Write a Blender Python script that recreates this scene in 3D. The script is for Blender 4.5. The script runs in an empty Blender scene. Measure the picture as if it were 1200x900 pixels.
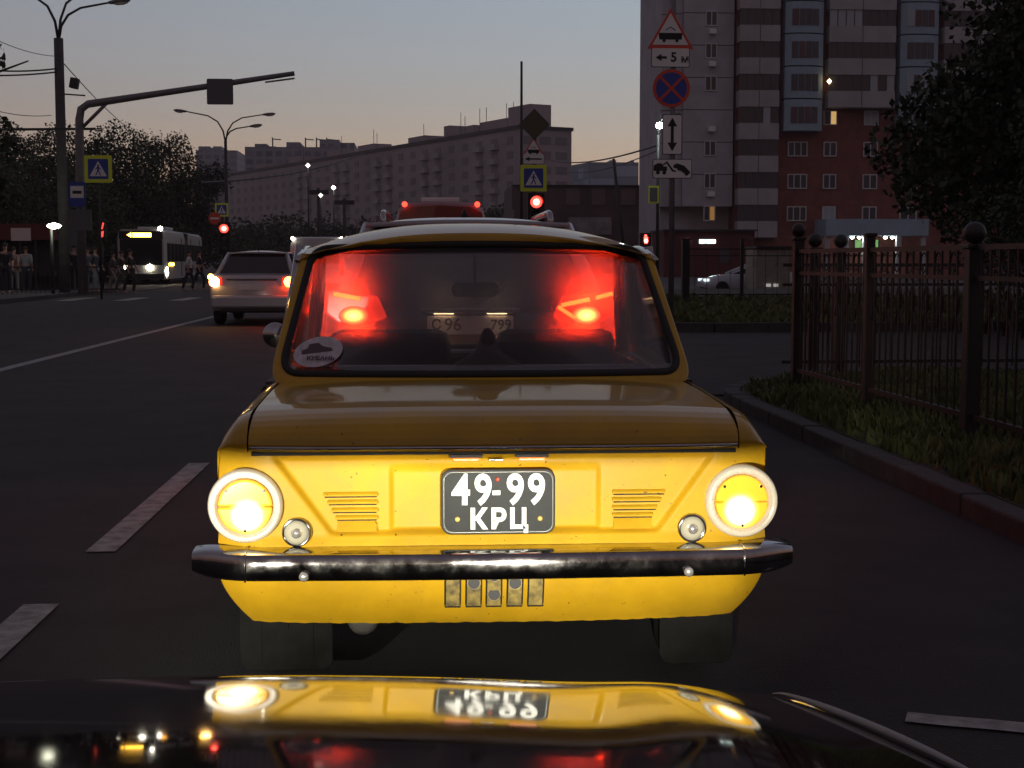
import bpy, bmesh, math, random
from mathutils import Vector, Matrix
random.seed(7)
R = math.radians
sc = bpy.context.scene
COL = sc.collection

# ------------------------------------------------------------------ camera
cam = bpy.data.cameras.new('camera')
cam_o = bpy.data.objects.new('camera', cam); COL.objects.link(cam_o)
cam.lens = 50.7; cam.sensor_width = 36.0; cam.clip_start = 0.05; cam.clip_end = 5000
cam_o.location = (0, 0, 1.27)
cam_o.rotation_euler = (R(90 - 4.87), 0, R(-3.66))
sc.camera = cam_o

# ------------------------------------------------------------------ dusk sky
world = bpy.data.worlds.new('World'); sc.world = world; world.use_nodes = True
wn = world.node_tree
sky = wn.nodes.new('ShaderNodeTexSky'); sky.sky_type = 'NISHITA'; sky.sun_disc = False
sky.sun_elevation = R(-2.8); sky.sun_rotation = R(24)
sky.air_density = 1.0; sky.dust_density = 0.1; sky.ozone_density = 1.9
hs = wn.nodes.new('ShaderNodeHueSaturation'); hs.inputs['Saturation'].default_value = 0.75
wb = wn.nodes.new('ShaderNodeMixRGB'); wb.blend_type = 'MULTIPLY'; wb.inputs[0].default_value = 1; wb.inputs[2].default_value = (1, 1, 1, 1)
# dusty layer of air low down, all round the horizon: warmer there, clearer above
wt = wn.nodes.new('ShaderNodeTexCoord'); wx = wn.nodes.new('ShaderNodeSeparateXYZ'); wr = wn.nodes.new('ShaderNodeValToRGB')
wr.color_ramp.elements[0].position = .03; wr.color_ramp.elements[0].color = (.99, .84, .86, 1)
wr.color_ramp.elements[1].position = .17; wr.color_ramp.elements[1].color = (.94, 1.04, .95, 1)
wn.links.new(wt.outputs['Generated'], wx.inputs[0]); wn.links.new(wx.outputs['Z'], wr.inputs[0]); wn.links.new(wr.outputs[0], wb.inputs[2])
hz = wn.nodes.new('ShaderNodeMixRGB'); hz.blend_type = 'MIX'
hz.inputs[0].default_value = 0.14; hz.inputs[2].default_value = (0.30, 0.17, 0.16, 1)
wn.links.new(sky.outputs[0], hs.inputs['Color']); wn.links.new(hs.outputs[0], wb.inputs[1]); wn.links.new(wb.outputs[0], hz.inputs[1])
bg = wn.nodes['Background']; bg.inputs[1].default_value = 0.45
wn.links.new(hz.outputs[0], bg.inputs[0])

# the last of the sun: it is down behind the houses, next to nothing is left of it
sl = bpy.data.lights.new('sun', 'SUN'); sl.energy = 0.01; sl.angle = R(15); sl.color = (1, .8, .65)
so = bpy.data.objects.new('sun', sl); COL.objects.link(so)
so.rotation_euler = (R(-88), 0, R(-32))

sc.view_settings.view_transform = 'Standard'; sc.view_settings.look = 'None'
sc.view_settings.exposure = 2.0; sc.view_settings.gamma = 1.0
sc.view_settings.use_curve_mapping = False
sc.cycles.use_denoising = True
sc.cycles.max_bounces = 8; sc.cycles.transparent_max_bounces = 16
sc.cycles.sample_clamp_indirect = 4.0
sc.cycles.caustics_reflective = False

# ------------------------------------------------------------------ helpers
CR = cam_o.rotation_euler.to_matrix()
def W(px, py, Y):
    """point at depth Y that lies behind photo pixel (px, py) - used to take real sizes off the photograph"""
    d = CR @ Vector(((px - 600) / 1690, (450 - py) / 1690, -1))
    k = Y / d.y
    return Vector((d.x * k, Y, 1.27 + d.z * k))

def lin(c): return tuple((v / 255 / 12.92 if v / 255 < .04045 else ((v / 255 + .055) / 1.055) ** 2.4) for v in c)

MATS = {}
def mat(name, col=(.5, .5, .5), rough=.6, metal=0, spec=.5, coat=0, emit=None, es=0, vary=0, vscale=6, bump=0, bscale=60, col2=None, rvary=0):
    m = bpy.data.materials.new(name); m.use_nodes = True
    nt = m.node_tree; b = nt.nodes['Principled BSDF']
    b.inputs['Base Color'].default_value = (*col, 1)
    b.inputs['Roughness'].default_value = rough; b.inputs['Metallic'].default_value = metal
    b.inputs['Specular IOR Level'].default_value = spec
    b.inputs['Coat Weight'].default_value = coat; b.inputs['Coat Roughness'].default_value = .04
    if emit:
        b.inputs['Emission Color'].default_value = (*emit, 1); b.inputs['Emission Strength'].default_value = es
    tc = None
    if vary or bump or rvary:
        tc = nt.nodes.new('ShaderNodeTexCoord')
    if vary or rvary:
        n = nt.nodes.new('ShaderNodeTexNoise'); n.inputs['Scale'].default_value = vscale; n.inputs['Detail'].default_value = 8
        n.inputs['Roughness'].default_value = .65
        nt.links.new(tc.outputs['Object'], n.inputs['Vector'])
        if vary:
            r = nt.nodes.new('ShaderNodeValToRGB')
            c2 = col2 or tuple(v * (1 - vary) for v in col)
            r.color_ramp.elements[0].position = .35; r.color_ramp.elements[1].position = .65
            r.color_ramp.elements[0].color = (*c2, 1); r.color_ramp.elements[1].color = (*[min(1, v * (1 + vary * .3)) for v in col], 1)
            nt.links.new(n.outputs['Fac'], r.inputs['Fac']); nt.links.new(r.outputs['Color'], b.inputs['Base Color'])
        if rvary:
            mr = nt.nodes.new('ShaderNodeMapRange'); mr.inputs[3].default_value = max(0, rough - rvary); mr.inputs[4].default_value = rough + rvary
            mr.inputs[1].default_value = .3; mr.inputs[2].default_value = .7
            nt.links.new(n.outputs['Fac'], mr.inputs[0]); nt.links.new(mr.outputs[0], b.inputs['Roughness'])
    if bump:
        n2 = nt.nodes.new('ShaderNodeTexNoise'); n2.inputs['Scale'].default_value = bscale; n2.inputs['Detail'].default_value = 6
        nt.links.new(tc.outputs['Object'], n2.inputs['Vector'])
        bp = nt.nodes.new('ShaderNodeBump'); bp.inputs['Strength'].default_value = bump; bp.inputs['Distance'].default_value = .02
        nt.links.new(n2.outputs['Fac'], bp.inputs['Height']); nt.links.new(bp.outputs[0], b.inputs['Normal'])
    MATS[name] = m
    return m
def glow(name, col, es, base=None):
    return mat(name, base or col, .3, emit=col, es=es)

class MB:
    def __init__(s): s.v = []; s.f = []
    def add(s, vs, fs):
        o = len(s.v); s.v += [tuple(p) for p in vs]; s.f += [tuple(i + o for i in f) for f in fs]; return s
    def box(s, c, d, rz=0, rx=0, ry=0):
        x, y, z = (q / 2 for q in d)
        vs = [Vector((i * x, j * y, k * z)) for k in (-1, 1) for j in (-1, 1) for i in (-1, 1)]
        if rz or rx or ry:
            M = Matrix.Rotation(rz, 3, 'Z') @ Matrix.Rotation(ry, 3, 'Y') @ Matrix.Rotation(rx, 3, 'X'); vs = [M @ p for p in vs]
        vs = [p + Vector(c) for p in vs]
        return s.add(vs, [(0, 2, 3, 1), (4, 5, 7, 6), (0, 1, 5, 4), (2, 6, 7, 3), (0, 4, 6, 2), (1, 3, 7, 5)])
    def bb(s, x0, x1, y0, y1, z0, z1): return s.box(((x0 + x1) / 2, (y0 + y1) / 2, (z0 + z1) / 2), (abs(x1 - x0), abs(y1 - y0), abs(z1 - z0)))
    def tube(s, pts, r, n=8, closed=False):
        pts = [Vector(p) for p in pts]; N = len(pts)
        rs = r if isinstance(r, (list, tuple)) else [r] * N
        vs = []; up = None
        for i, p in enumerate(pts):
            a = pts[i - 1] if (i or closed) else p; b = pts[(i + 1) % N] if (i < N - 1 or closed) else p
            t = (b - a).normalized()
            if up is None: up = Vector((0, 0, 1)) if abs(t.z) < .9 else Vector((1, 0, 0))
            u = t.cross(up)
            if u.length < 1e-4: u = t.cross(Vector((1, .3, 0)))
            u.normalize(); w = u.cross(t).normalized(); up = w
            vs += [p + (u * math.cos(q) + w * math.sin(q)) * rs[i] for q in (2 * math.pi * k / n for k in range(n))]
        fs = []
        for i in range(N if closed else N - 1):
            j = (i + 1) % N
            fs += [(i * n + k, i * n + (k + 1) % n, j * n + (k + 1) % n, j * n + k) for k in range(n)]
        if not closed: fs += [tuple(range(n))[::-1], tuple((N - 1) * n + k for k in range(n))]
        return s.add(vs, fs)
    def lathe(s, prof, c=(0, 0, 0), axis='z', n=32):
        vs = []
        for r, h in prof:
            for k in range(n):
                a = 2 * math.pi * k / n; x, y = r * math.cos(a), r * math.sin(a)
                p = {'z': (x, y, h), 'y': (x, h, y), 'x': (h, x, y)}[axis]
                vs.append((p[0] + c[0], p[1] + c[1], p[2] + c[2]))
        m = len(prof)
        fs = [(i * n + k, i * n + (k + 1) % n, (i + 1) * n + (k + 1) % n, (i + 1) * n + k) for i in range(m - 1) for k in range(n)]
        fs += [tuple(range(n))[::-1], tuple((m - 1) * n + k for k in range(n))]
        return s.add(vs, fs)
    def prism(s, poly, y0, y1):
        """polygon in XZ pushed from y0 to y1"""
        n = len(poly)
        return s.add([(x, y0, z) for x, z in poly] + [(x, y1, z) for x, z in poly],
                     [tuple(range(n)), tuple(range(n, 2 * n))[::-1]] + [(i, i + n, (i + 1) % n + n, (i + 1) % n) for i in range(n)])
    def prism_x(s, poly, x0, x1):
        """polygon in YZ pushed from x0 to x1"""
        n = len(poly)
        return s.add([(x0, y, z) for y, z in poly] + [(x1, y, z) for y, z in poly],
                     [tuple(range(n)), tuple(range(n, 2 * n))[::-1]] + [(i, i + n, (i + 1) % n + n, (i + 1) % n) for i in range(n)])
    def grid(s, f, nu, nv, closed_u=False):
        vs = [f(i / nu, j / nv) for j in range(nv + 1) for i in range(nu + 1)]
        return s.add(vs, [(j * (nu + 1) + i, j * (nu + 1) + i + 1, (j + 1) * (nu + 1) + i + 1, (j + 1) * (nu + 1) + i) for j in range(nv) for i in range(nu)])
    def loft(s, secs, closed=False, cap=False):
        n = len(secs[0]); vs = [p for q in secs for p in q]; m = n if closed else n - 1
        fs = [(j * n + i, j * n + (i + 1) % n, (j + 1) * n + (i + 1) % n, (j + 1) * n + i) for j in range(len(secs) - 1) for i in range(m)]
        if cap: fs += [tuple(range(n))[::-1], tuple((len(secs) - 1) * n + i for i in range(n))]
        return s.add(vs, fs)
    def mesh(s, name, m, smooth=False):
        me = bpy.data.meshes.new(name); me.from_pydata(s.v, [], s.f)
        bm = bmesh.new(); bm.from_mesh(me); bmesh.ops.recalc_face_normals(bm, faces=bm.faces); bm.to_mesh(me); bm.free()
        me.materials.append(m)
        if smooth:
            me.polygons.foreach_set('use_smooth', [True] * len(me.polygons))
        return me
    def build(s, name, m, parent=None, smooth=False, bevel=0, solid=0, loc=None, auto=None):
        me = s.mesh(name, m, smooth or auto is not None)
        if auto is not None:
            try: me.set_sharp_from_angle(angle=R(auto))
            except Exception: pass
        o = link(name, me, parent, loc)
        if solid:
            q = o.modifiers.new('solid', 'SOLIDIFY'); q.thickness = solid; q.offset = 0
        if bevel:
            q = o.modifiers.new('bevel', 'BEVEL'); q.width = bevel; q.segments = 2; q.limit_method = 'ANGLE'
        return o

def link(name, me, parent=None, loc=None):
    o = bpy.data.objects.new(name, me); COL.objects.link(o)
    if parent: o.parent = parent
    if loc is not None: o.location = loc
    return o
def thing(name, label, cat, loc=(0, 0, 0), rz=0, group=None):
    o = bpy.data.objects.new(name, None); COL.objects.link(o); o.empty_display_size = .2
    o.location = loc; o.rotation_euler = (0, 0, rz)
    return tag(o, label, cat, group)
def tag(o, label, cat, group=None):
    o['label'] = label; o['category'] = cat
    if group: o['group'] = group
    return o
def struct(o): o['kind'] = 'structure'; return o
def stuff(o, label=None, cat=None):
    o['kind'] = 'stuff'
    if label: o['label'] = label; o['category'] = cat
    return o
def text(name, s, size, m, parent, loc, bold=0, sx=1, depth=.002):
    c = bpy.data.curves.new(name, 'FONT'); c.body = s; c.size = size; c.align_x = 'CENTER'; c.align_y = 'CENTER'
    c.offset = bold; c.extrude = depth; c.resolution_u = 4
    t = bpy.data.objects.new(name, c); COL.objects.link(t)
    dg = bpy.context.evaluated_depsgraph_get()
    me = bpy.data.meshes.new_from_object(t.evaluated_get(dg)); me.name = name
    bpy.data.objects.remove(t); bpy.data.curves.remove(c)
    me.materials.clear(); me.materials.append(m)
    o = link(name, me, parent, loc); o.rotation_euler = (R(90), 0, 0); o.scale = (sx, 1, 1)
    return o
def disc(r, n=32): return [(r * math.cos(2 * math.pi * k / n), r * math.sin(2 * math.pi * k / n)) for k in range(n)]
def rrect(w, h, r, n=6):
    out = []
    for cx, cz, a in ((w / 2 - r, h / 2 - r, 0), (-w / 2 + r, h / 2 - r, 90), (-w / 2 + r, -h / 2 + r, 180), (w / 2 - r, -h / 2 + r, 270)):
        out += [(cx + r * math.cos(R(a + 90 * k / n)), cz + r * math.sin(R(a + 90 * k / n))) for k in range(n + 1)]
    return out
def shift(poly, dx, dz): return [(x + dx, z + dz) for x, z in poly]
def smooth01(t): t = max(0, min(1, t)); return t * t * (3 - 2 * t)

# ------------------------------------------------------------------ materials
yellow = mat('zaz_yellow_paint', (.54, .315, .010), .5, coat=.7, spec=.22, vary=.16, vscale=5, rvary=.1, bump=.05, bscale=4)
# road film and stone chips on the old paint
_nt = yellow.node_tree; _b = _nt.nodes['Principled BSDF']; _src = _b.inputs['Base Color'].links[0].from_socket
_tc = [n for n in _nt.nodes if n.type == 'TEX_COORD'][0]
_n = _nt.nodes.new('ShaderNodeTexNoise'); _n.inputs['Scale'].default_value = 75; _n.inputs['Detail'].default_value = 3
_n2 = _nt.nodes.new('ShaderNodeTexNoise'); _n2.inputs['Scale'].default_value = 3.5; _n2.inputs['Detail'].default_value = 7; _n2.inputs['Roughness'].default_value = .7
_r = _nt.nodes.new('ShaderNodeMapRange'); _r.inputs[1].default_value = .70; _r.inputs[2].default_value = .74
_r2 = _nt.nodes.new('ShaderNodeMapRange'); _r2.inputs[1].default_value = .48; _r2.inputs[2].default_value = .80; _r2.inputs[4].default_value = .45
_mx = _nt.nodes.new('ShaderNodeMixRGB'); _mx.inputs[2].default_value = (.10, .055, .015, 1)
_mx2 = _nt.nodes.new('ShaderNodeMixRGB'); _mx2.inputs[2].default_value = (.30, .18, .03, 1)
for _q in (_n, _n2): _nt.links.new(_tc.outputs['Object'], _q.inputs['Vector'])
_nt.links.new(_n.outputs['Fac'], _r.inputs[0]); _nt.links.new(_n2.outputs['Fac'], _r2.inputs[0])
_nt.links.new(_r2.outputs[0], _mx2.inputs[0]); _nt.links.new(_src, _mx2.inputs[1])
_nt.links.new(_r.outputs[0], _mx.inputs[0]); _nt.links.new(_mx2.outputs[0], _mx.inputs[1]); _nt.links.new(_mx.outputs[0], _b.inputs['Base Color'])
M_chrome = mat('chrome', (.46, .45, .44), .10, metal=1, vary=.25, vscale=14, rvary=.07)
M_rubber = mat('rubber', (.018, .017, .017), .75, bump=.1)
M_black = mat('black_plastic', (.012, .012, .012), .55)
M_dark = mat('dark_steel', (.03, .03, .032), .55, vary=.3)
M_white = mat('white_paint', (.75, .75, .73), .45)
M_plate_black = mat('plate_black', (.004, .006, .0065), .5, spec=.2, vary=.5, vscale=25, col2=(.010, .014, .014))
M_asphalt = mat('asphalt', (.028, .027, .0265), .8, vary=.5, vscale=1.4, bump=.9, bscale=120)
M_paint = mat('road_paint', (.36, .36, .35), .75, vary=.5, vscale=11, bump=.3, bscale=120)
M_kerb = mat('kerb_concrete', (.055, .054, .052), .85, vary=.35, vscale=5, bump=.3)
M_ground = mat('soil', (.045, .04, .028), .95, vary=.4, vscale=2, bump=.5, bscale=30)
M_pav = mat('pavement_asphalt', (.075, .073, .072), .9, vary=.3, vscale=3, bump=.3)
M_grass = mat('grass_blade', (.11, .135, .035), .7, vary=.5, vscale=1.5)
M_bark = mat('bark', (.06, .045, .032), .9, vary=.4, vscale=8, bump=.6, bscale=25)
M_concrete = mat('pole_concrete', (.09, .09, .09), .85, vary=.25, vscale=4)
M_galv = mat('galvanised_pole', (.2, .2, .2), .5, metal=.4, vary=.2)
M_interior = mat('interior_vinyl', (.035, .02, .018), .6)
M_skin = mat('skin', (.45, .27, .2), .6)
def leafmat(name, c):
    m = mat(name, c, .65, vary=.55, vscale=.9)
    return m
leaf_a = leafmat('leaf_dark', (.045, .075, .025)); leaf_b = leafmat('leaf_olive', (.07, .085, .03)); leaf_c = leafmat('leaf_deep', (.03, .055, .02))

def glass(name, dust=.15, tint=(.75, .78, .76), rough=.7, ior=1.05, refl=.06, trans=.0):
    m = bpy.data.materials.new(name); m.use_nodes = True; nt = m.node_tree; nt.nodes.clear()
    o = nt.nodes.new('ShaderNodeOutputMaterial')
    tr = nt.nodes.new('ShaderNodeBsdfTransparent'); tr.inputs[0].default_value = (*tint, 1)
    rf = nt.nodes.new('ShaderNodeBsdfRefraction'); rf.inputs['Roughness'].default_value = rough; rf.inputs['IOR'].default_value = ior
    rf.inputs[0].default_value = (*tint, 1)
    a = nt.nodes.new('ShaderNodeMixShader'); a.inputs[0].default_value = dust
    nt.links.new(tr.outputs[0], a.inputs[1]); nt.links.new(rf.outputs[0], a.inputs[2])
    last = a
    if trans:
        tl = nt.nodes.new('ShaderNodeBsdfTranslucent'); tl.inputs[0].default_value = (.6, .55, .5, 1)
        b2 = nt.nodes.new('ShaderNodeMixShader')
        tc = nt.nodes.new('ShaderNodeTexCoord'); n = nt.nodes.new('ShaderNodeTexNoise'); n.inputs['Scale'].default_value = 5; n.inputs['Detail'].default_value = 8
        mr = nt.nodes.new('ShaderNodeMapRange'); mr.inputs[1].default_value = .3; mr.inputs[2].default_value = .7; mr.inputs[3].default_value = trans * .5; mr.inputs[4].default_value = trans * 1.5
        nt.links.new(tc.outputs['Object'], n.inputs['Vector']); nt.links.new(n.outputs['Fac'], mr.inputs[0]); nt.links.new(mr.outputs[0], b2.inputs[0])
        nt.links.new(last.outputs[0], b2.inputs[1]); nt.links.new(tl.outputs[0], b2.inputs[2]); last = b2
    g = nt.nodes.new('ShaderNodeBsdfGlossy'); g.inputs['Roughness'].default_value = .03
    fr = nt.nodes.new('ShaderNodeFresnel'); fr.inputs[0].default_value = 1.45
    mm = nt.nodes.new('ShaderNodeMath'); mm.operation = 'MULTIPLY'; mm.inputs[1].default_value = refl / .04 * .5
    nt.links.new(fr.outputs[0], mm.inputs[0])
    c = nt.nodes.new('ShaderNodeMixShader'); nt.links.new(mm.outputs[0], c.inputs[0])
    nt.links.new(last.outputs[0], c.inputs[1]); nt.links.new(g.outputs[0], c.inputs[2])
    nt.links.new(c.outputs[0], o.inputs[0])
    return m
G_rear = glass('rear_glass', dust=.10, tint=(.93, .93, .93), rough=.6, ior=1.05, trans=.003, refl=.018)
G_screen = glass('dusty_windscreen', dust=.13, tint=(.95, .95, .95), rough=.7, ior=1.06, trans=.012, refl=.012)
G_side = glass('side_glass', dust=.05, tint=(.6, .62, .6), trans=.01)
M_carglass = mat('dark_car_glass', (.012, .013, .016), .06, spec=.6)
# ================================================================== ground
def road_strip(name, m, pts_l, pts_r, z, z2=None):
    mb = MB(); n = len(pts_l)
    mb.add([(x, y, z) for x, y in pts_l] + [(x, y, z) for x, y in pts_r], [(i, i + 1, n + i + 1, n + i) for i in range(n - 1)])
    return struct(mb.build(name, m))
g = MB(); g.add([(-1500, -60, -.02), (1500, -60, -.02), (1500, 2500, -.02), (-1500, 2500, -.02)], [(0, 1, 2, 3)])
struct(g.build('ground', M_ground))
ys = [-10, 0, 5, 10, 20, 40, 70, 110, 160, 230]
kr = [2.72, 2.72, 2.70, 2.72, 2.75, 2.8, 3.0, 3.2, 3.5, 4.0]
kl = [-12.6, -12.6, -12.5, -12.4, -12.2, -12, -11.6, -11.2, -10.8, -10]
# the carriageway, one sheet, with the side road that leaves on the right
g = MB(); n = len(ys)
g.add([(a, y, 0) for a, y in zip(kl, ys)] + [(b, y, 0) for b, y in zip(kr, ys)], [(i, i + 1, n + i + 1, n + i) for i in range(n - 1)])
struct(g.build('road', M_asphalt))
g = MB(); g.add([(2.6, 13.6, -.004), (60, 15.5, -.004), (60, 26.5, -.004), (2.6, 25.6, -.004)], [(0, 1, 2, 3)])
struct(g.build('side_road', M_asphalt))
g = MB(); g.add([(-90, 62, .004), (-12, 62, .004), (-11.8, 105, .004), (-90, 105, .004)], [(0, 1, 2, 3)])
struct(g.build('crossing_road', M_asphalt))
g = MB(); g.bb(-60, -12.62, -10, 61.9, -.3, .12); struct(g.build('pavement', M_pav))

# verge on the right, its rounded corner at the side road
def corner(n=10):
    c = Vector((5.2, 12.4)); r = 2.5
    return [(c.x - r * math.cos(R(90 * k / n)), c.y + r * math.sin(R(90 * k / n))) for k in range(n + 1)]
edge = [(2.72, -8), (2.72, 3), (2.70, 6), (2.70, 8), (2.70, 10), (2.70, 12)] + corner() + [(60, 15.3)]
g = MB(); poly = [(x + .16, y - (.16 if i > 9 else 0)) for i, (x, y) in enumerate(edge)] + [(60, -8)]
n = len(poly); g.add([(x, y, .10) for x, y in poly], [tuple(range(n))])
struct(g.build('verge', M_ground))
kb = bpy.data.objects.new('kerb', None); COL.objects.link(kb); struct(kb)
def kerb_line(pts, parent, w=.15, h=.11, step=1.0):
    acc = 0; segs = []
    for (a, b) in zip(pts[:-1], pts[1:]):
        L = math.hypot(b[0] - a[0], b[1] - a[1]); k = max(1, round(L / step))
        for i in range(k):
            p = (a[0] + (b[0] - a[0]) * (i + .5) / k, a[1] + (b[1] - a[1]) * (i + .5) / k)
            segs.append((p, L / k, math.atan2(b[1] - a[1], b[0] - a[0])))
    for p, L, an in segs:
        mb = MB(); mb.box((0, 0, 0), (L - .012, w, h + .2), rz=0)
        o = mb.build('kerb_stone', M_kerb, parent, bevel=.015, loc=(p[0], p[1], h / 2 - .1 + random.uniform(-.006, .006)))
        o.rotation_euler = (0, 0, an + random.uniform(-.006, .006))
kerb_line([(x + .075, y) for x, y in edge[:-1]] , kb)
# far kerb beyond the side road and its verge
k2 = bpy.data.objects.new('kerb', None); COL.objects.link(k2); struct(k2)
kerb_line([(2.95, 60), (2.9, 45), (2.95, 30), (3.3, 27.4), (4.2, 26.1), (5.3, 25.7), (14, 25.8), (24, 26)], k2, h=.17)
g = MB(); g.add([(3.1, 60, .11), (3.05, 45, .11), (3.1, 30, .11), (3.45, 27.6, .11), (4.3, 26.25, .11), (5.3, 25.85, .11), (60, 26.6, .11), (60, 60, .11)], [tuple(range(8))])
struct(g.build('verge', M_ground))
g = MB(); g.add([(4, 62, .02), (120, 62, .02), (120, 118, .02), (4, 118, .02)], [(0, 1, 2, 3)])
struct(g.build('yard', M_pav))

# painted markings
def mark(name, pts, w, label, z=.006):
    l = []; r = []
    for i, p in enumerate(pts):
        a = pts[max(0, i - 1)]; b = pts[min(len(pts) - 1, i + 1)]
        d = Vector((b[0] - a[0], b[1] - a[1])).normalized(); nx, ny = -d.y * w / 2, d.x * w / 2
        l.append((p[0] + nx, p[1] + ny, z)); r.append((p[0] - nx, p[1] - ny, z))
    mb = MB(); n = len(pts); mb.add(l + r, [(i, i + 1, n + i + 1, n + i) for i in range(n - 1)])
    o = mb.build(name, M_paint); struct(o); o['label'] = label
    return o
def gx(px, py):
    d = CR @ Vector(((px - 600) / 1690, (450 - py) / 1690, -1)); k = -1.27 / d.z
    return (d.x * k, d.y * k)
for y0, y1 in ((4.35, 5.35), (6.32, 9.1), (12.2, 15.0), (20.5, 23.2), (28, 31)):
    xs = lambda y: -1.40 + (y - 6) * .004
    mark('lane_marking', [(xs(y0), y0), (xs(y1), y1)], .13, 'white dash of the broken lane line')
mark('lane_marking', [(-4.95, -5), (-4.95, 10), (-4.9, 16), (-4.84, 22), (-4.75, 30), (-4.6, 42)], .16, 'long solid white line left of the silver car')
mark('lane_marking', [gx(1062, 842), gx(1110, 847), gx(1160, 851), gx(1230, 858)], .09, 'short pale line across the asphalt near the right kerb')  # thin pale line laid flat on the asphalt
mark('stop_line', [(-4.5, 44), (2.6, 44)], .4, 'white stop line before the crossing')
for i in range(8):
    mark('crossing_stripe', [(-11.4 + i * 1.8, 47), (-11.4 + i * 1.8, 51)], .5, 'white stripe of the pedestrian crossing')

# grass: thousands of blades, one mass
def grass(name, inside, x0, x1, y0, y1, z, n, hmin, hmax, label, wd=.012):
    vs = []; fs = []; c = 0; rnd = random.Random(5)
    while c < n:
        t = rnd.random() ** 1.7
        y = y0 + (y1 - y0) * t; x = rnd.uniform(x0, x1)
        if not inside(x, y): c += .2; continue
        cl = .55 + .45 * math.sin(x * 3.1 + math.sin(y * 2.3) * 2) * math.sin(y * 1.7 + x)
        h = rnd.uniform(hmin, hmax) * (.5 + .6 * cl); a = rnd.uniform(0, 6.28); w = wd * rnd.uniform(.6, 1.5) * (1 + y * .06)
        dx, dy = math.cos(a) * w, math.sin(a) * w; lx, ly = rnd.uniform(-.5, .5) * h, rnd.uniform(-.5, .5) * h
        o = len(vs); vs += [(x - dx, y - dy, z - .02), (x + dx, y + dy, z - .02), (x + lx * .4 + dx * .7, y + ly * .4 + dy * .7, z + h * .6), (x + lx, y + ly, z + h)]
        fs += [(o, o + 1, o + 2), (o, o + 2, o + 3)]; c += 1
    me = bpy.data.meshes.new(name); me.from_pydata(vs, [], fs); me.materials.append(M_grass)
    return stuff(link(name, me), label, 'grass')
def in_near(x, y):
    if y < 12: return x > 2.88
    c = (5.2, 12.4); 
    return (x > 5.2 and y < 14.8) or math.hypot(x - c[0], y - c[1]) < 2.3
grass('grass', in_near, 2.85, 8.5, 3.5, 14.9, .10, 60000, .03, .12, 'ragged green grass on the verge under the iron fence')
grass('grass', lambda x, y: x > 3.3 + max(0, 29 - y) * .6, 3.2, 24, 26, 46, .11, 9000, .08, .2, 'dim grass strip in front of the far iron fence', wd=.03)
for i, o in enumerate([o for o in COL.objects if o.name.startswith('verge')]): o['label'] = ['bare soil of the near verge', 'bare soil of the verge beyond the side road'][i]

# ================================================================== yellow car
ZX, ZY = (580 - 492) / 433.0 * 1.0, 3.9
zaz = thing('rear_engined_car', 'old yellow two-door saloon waiting right ahead, number 49-99 on its tail', 'car', (.205, ZY, 0), R(-.2))
def ztop(y, x):
    """engine lid height, lip at y=-.03"""
    pr = [(-.03, .762), (-.034, .785), (-.02, .808), (.01, .832), (.05, .850), (.11, .864), (.2, .872), (.4, .878), (.75, .884)]
    for (a, za), (b, zb) in zip(pr[1:-1], pr[2:]):
        if y <= b: t = (y - a) / (b - a); return za + (zb - za) * t
    return .884
LP = [(-.028, .757), (-.036, .775), (-.031, .793), (-.018, .812), (.004, .831), (.035, .846), (.075, .857), (.13, .866), (.22, .873), (.4, .879), (.6, .884), (.80, .886)]
def lidf(u, v):
    x = (u * 2 - 1) * .668
    t = v * (len(LP) - 1); i = min(int(t), len(LP) - 2); f = t - i
    y = LP[i][0] + (LP[i + 1][0] - LP[i][0]) * f; z = LP[i][1] + (LP[i + 1][1] - LP[i][1]) * f
    k = abs(x / .668)
    z -= (.016 * k ** 3) * smooth01((z - .78) / .08)
    y += .03 * k ** 4
    return (x, y, z)
g = MB(); g.grid(lidf, 60, 66)
lid = g.build('engine_lid', yellow, zaz, smooth=True)
g = MB(); g.tube([(x, -.036 + .03 * abs(x / .668) ** 4, .768) for x in [(-.664 + 1.328 * i / 40) for i in range(41)]], .0055, 8)
g.build('chrome_lip', M_chrome, lid, smooth=True)
g = MB(); g.bb(-.66, .66, -.012, .03, .747, .7565); g.build('lid_seal', M_rubber, lid)
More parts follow.
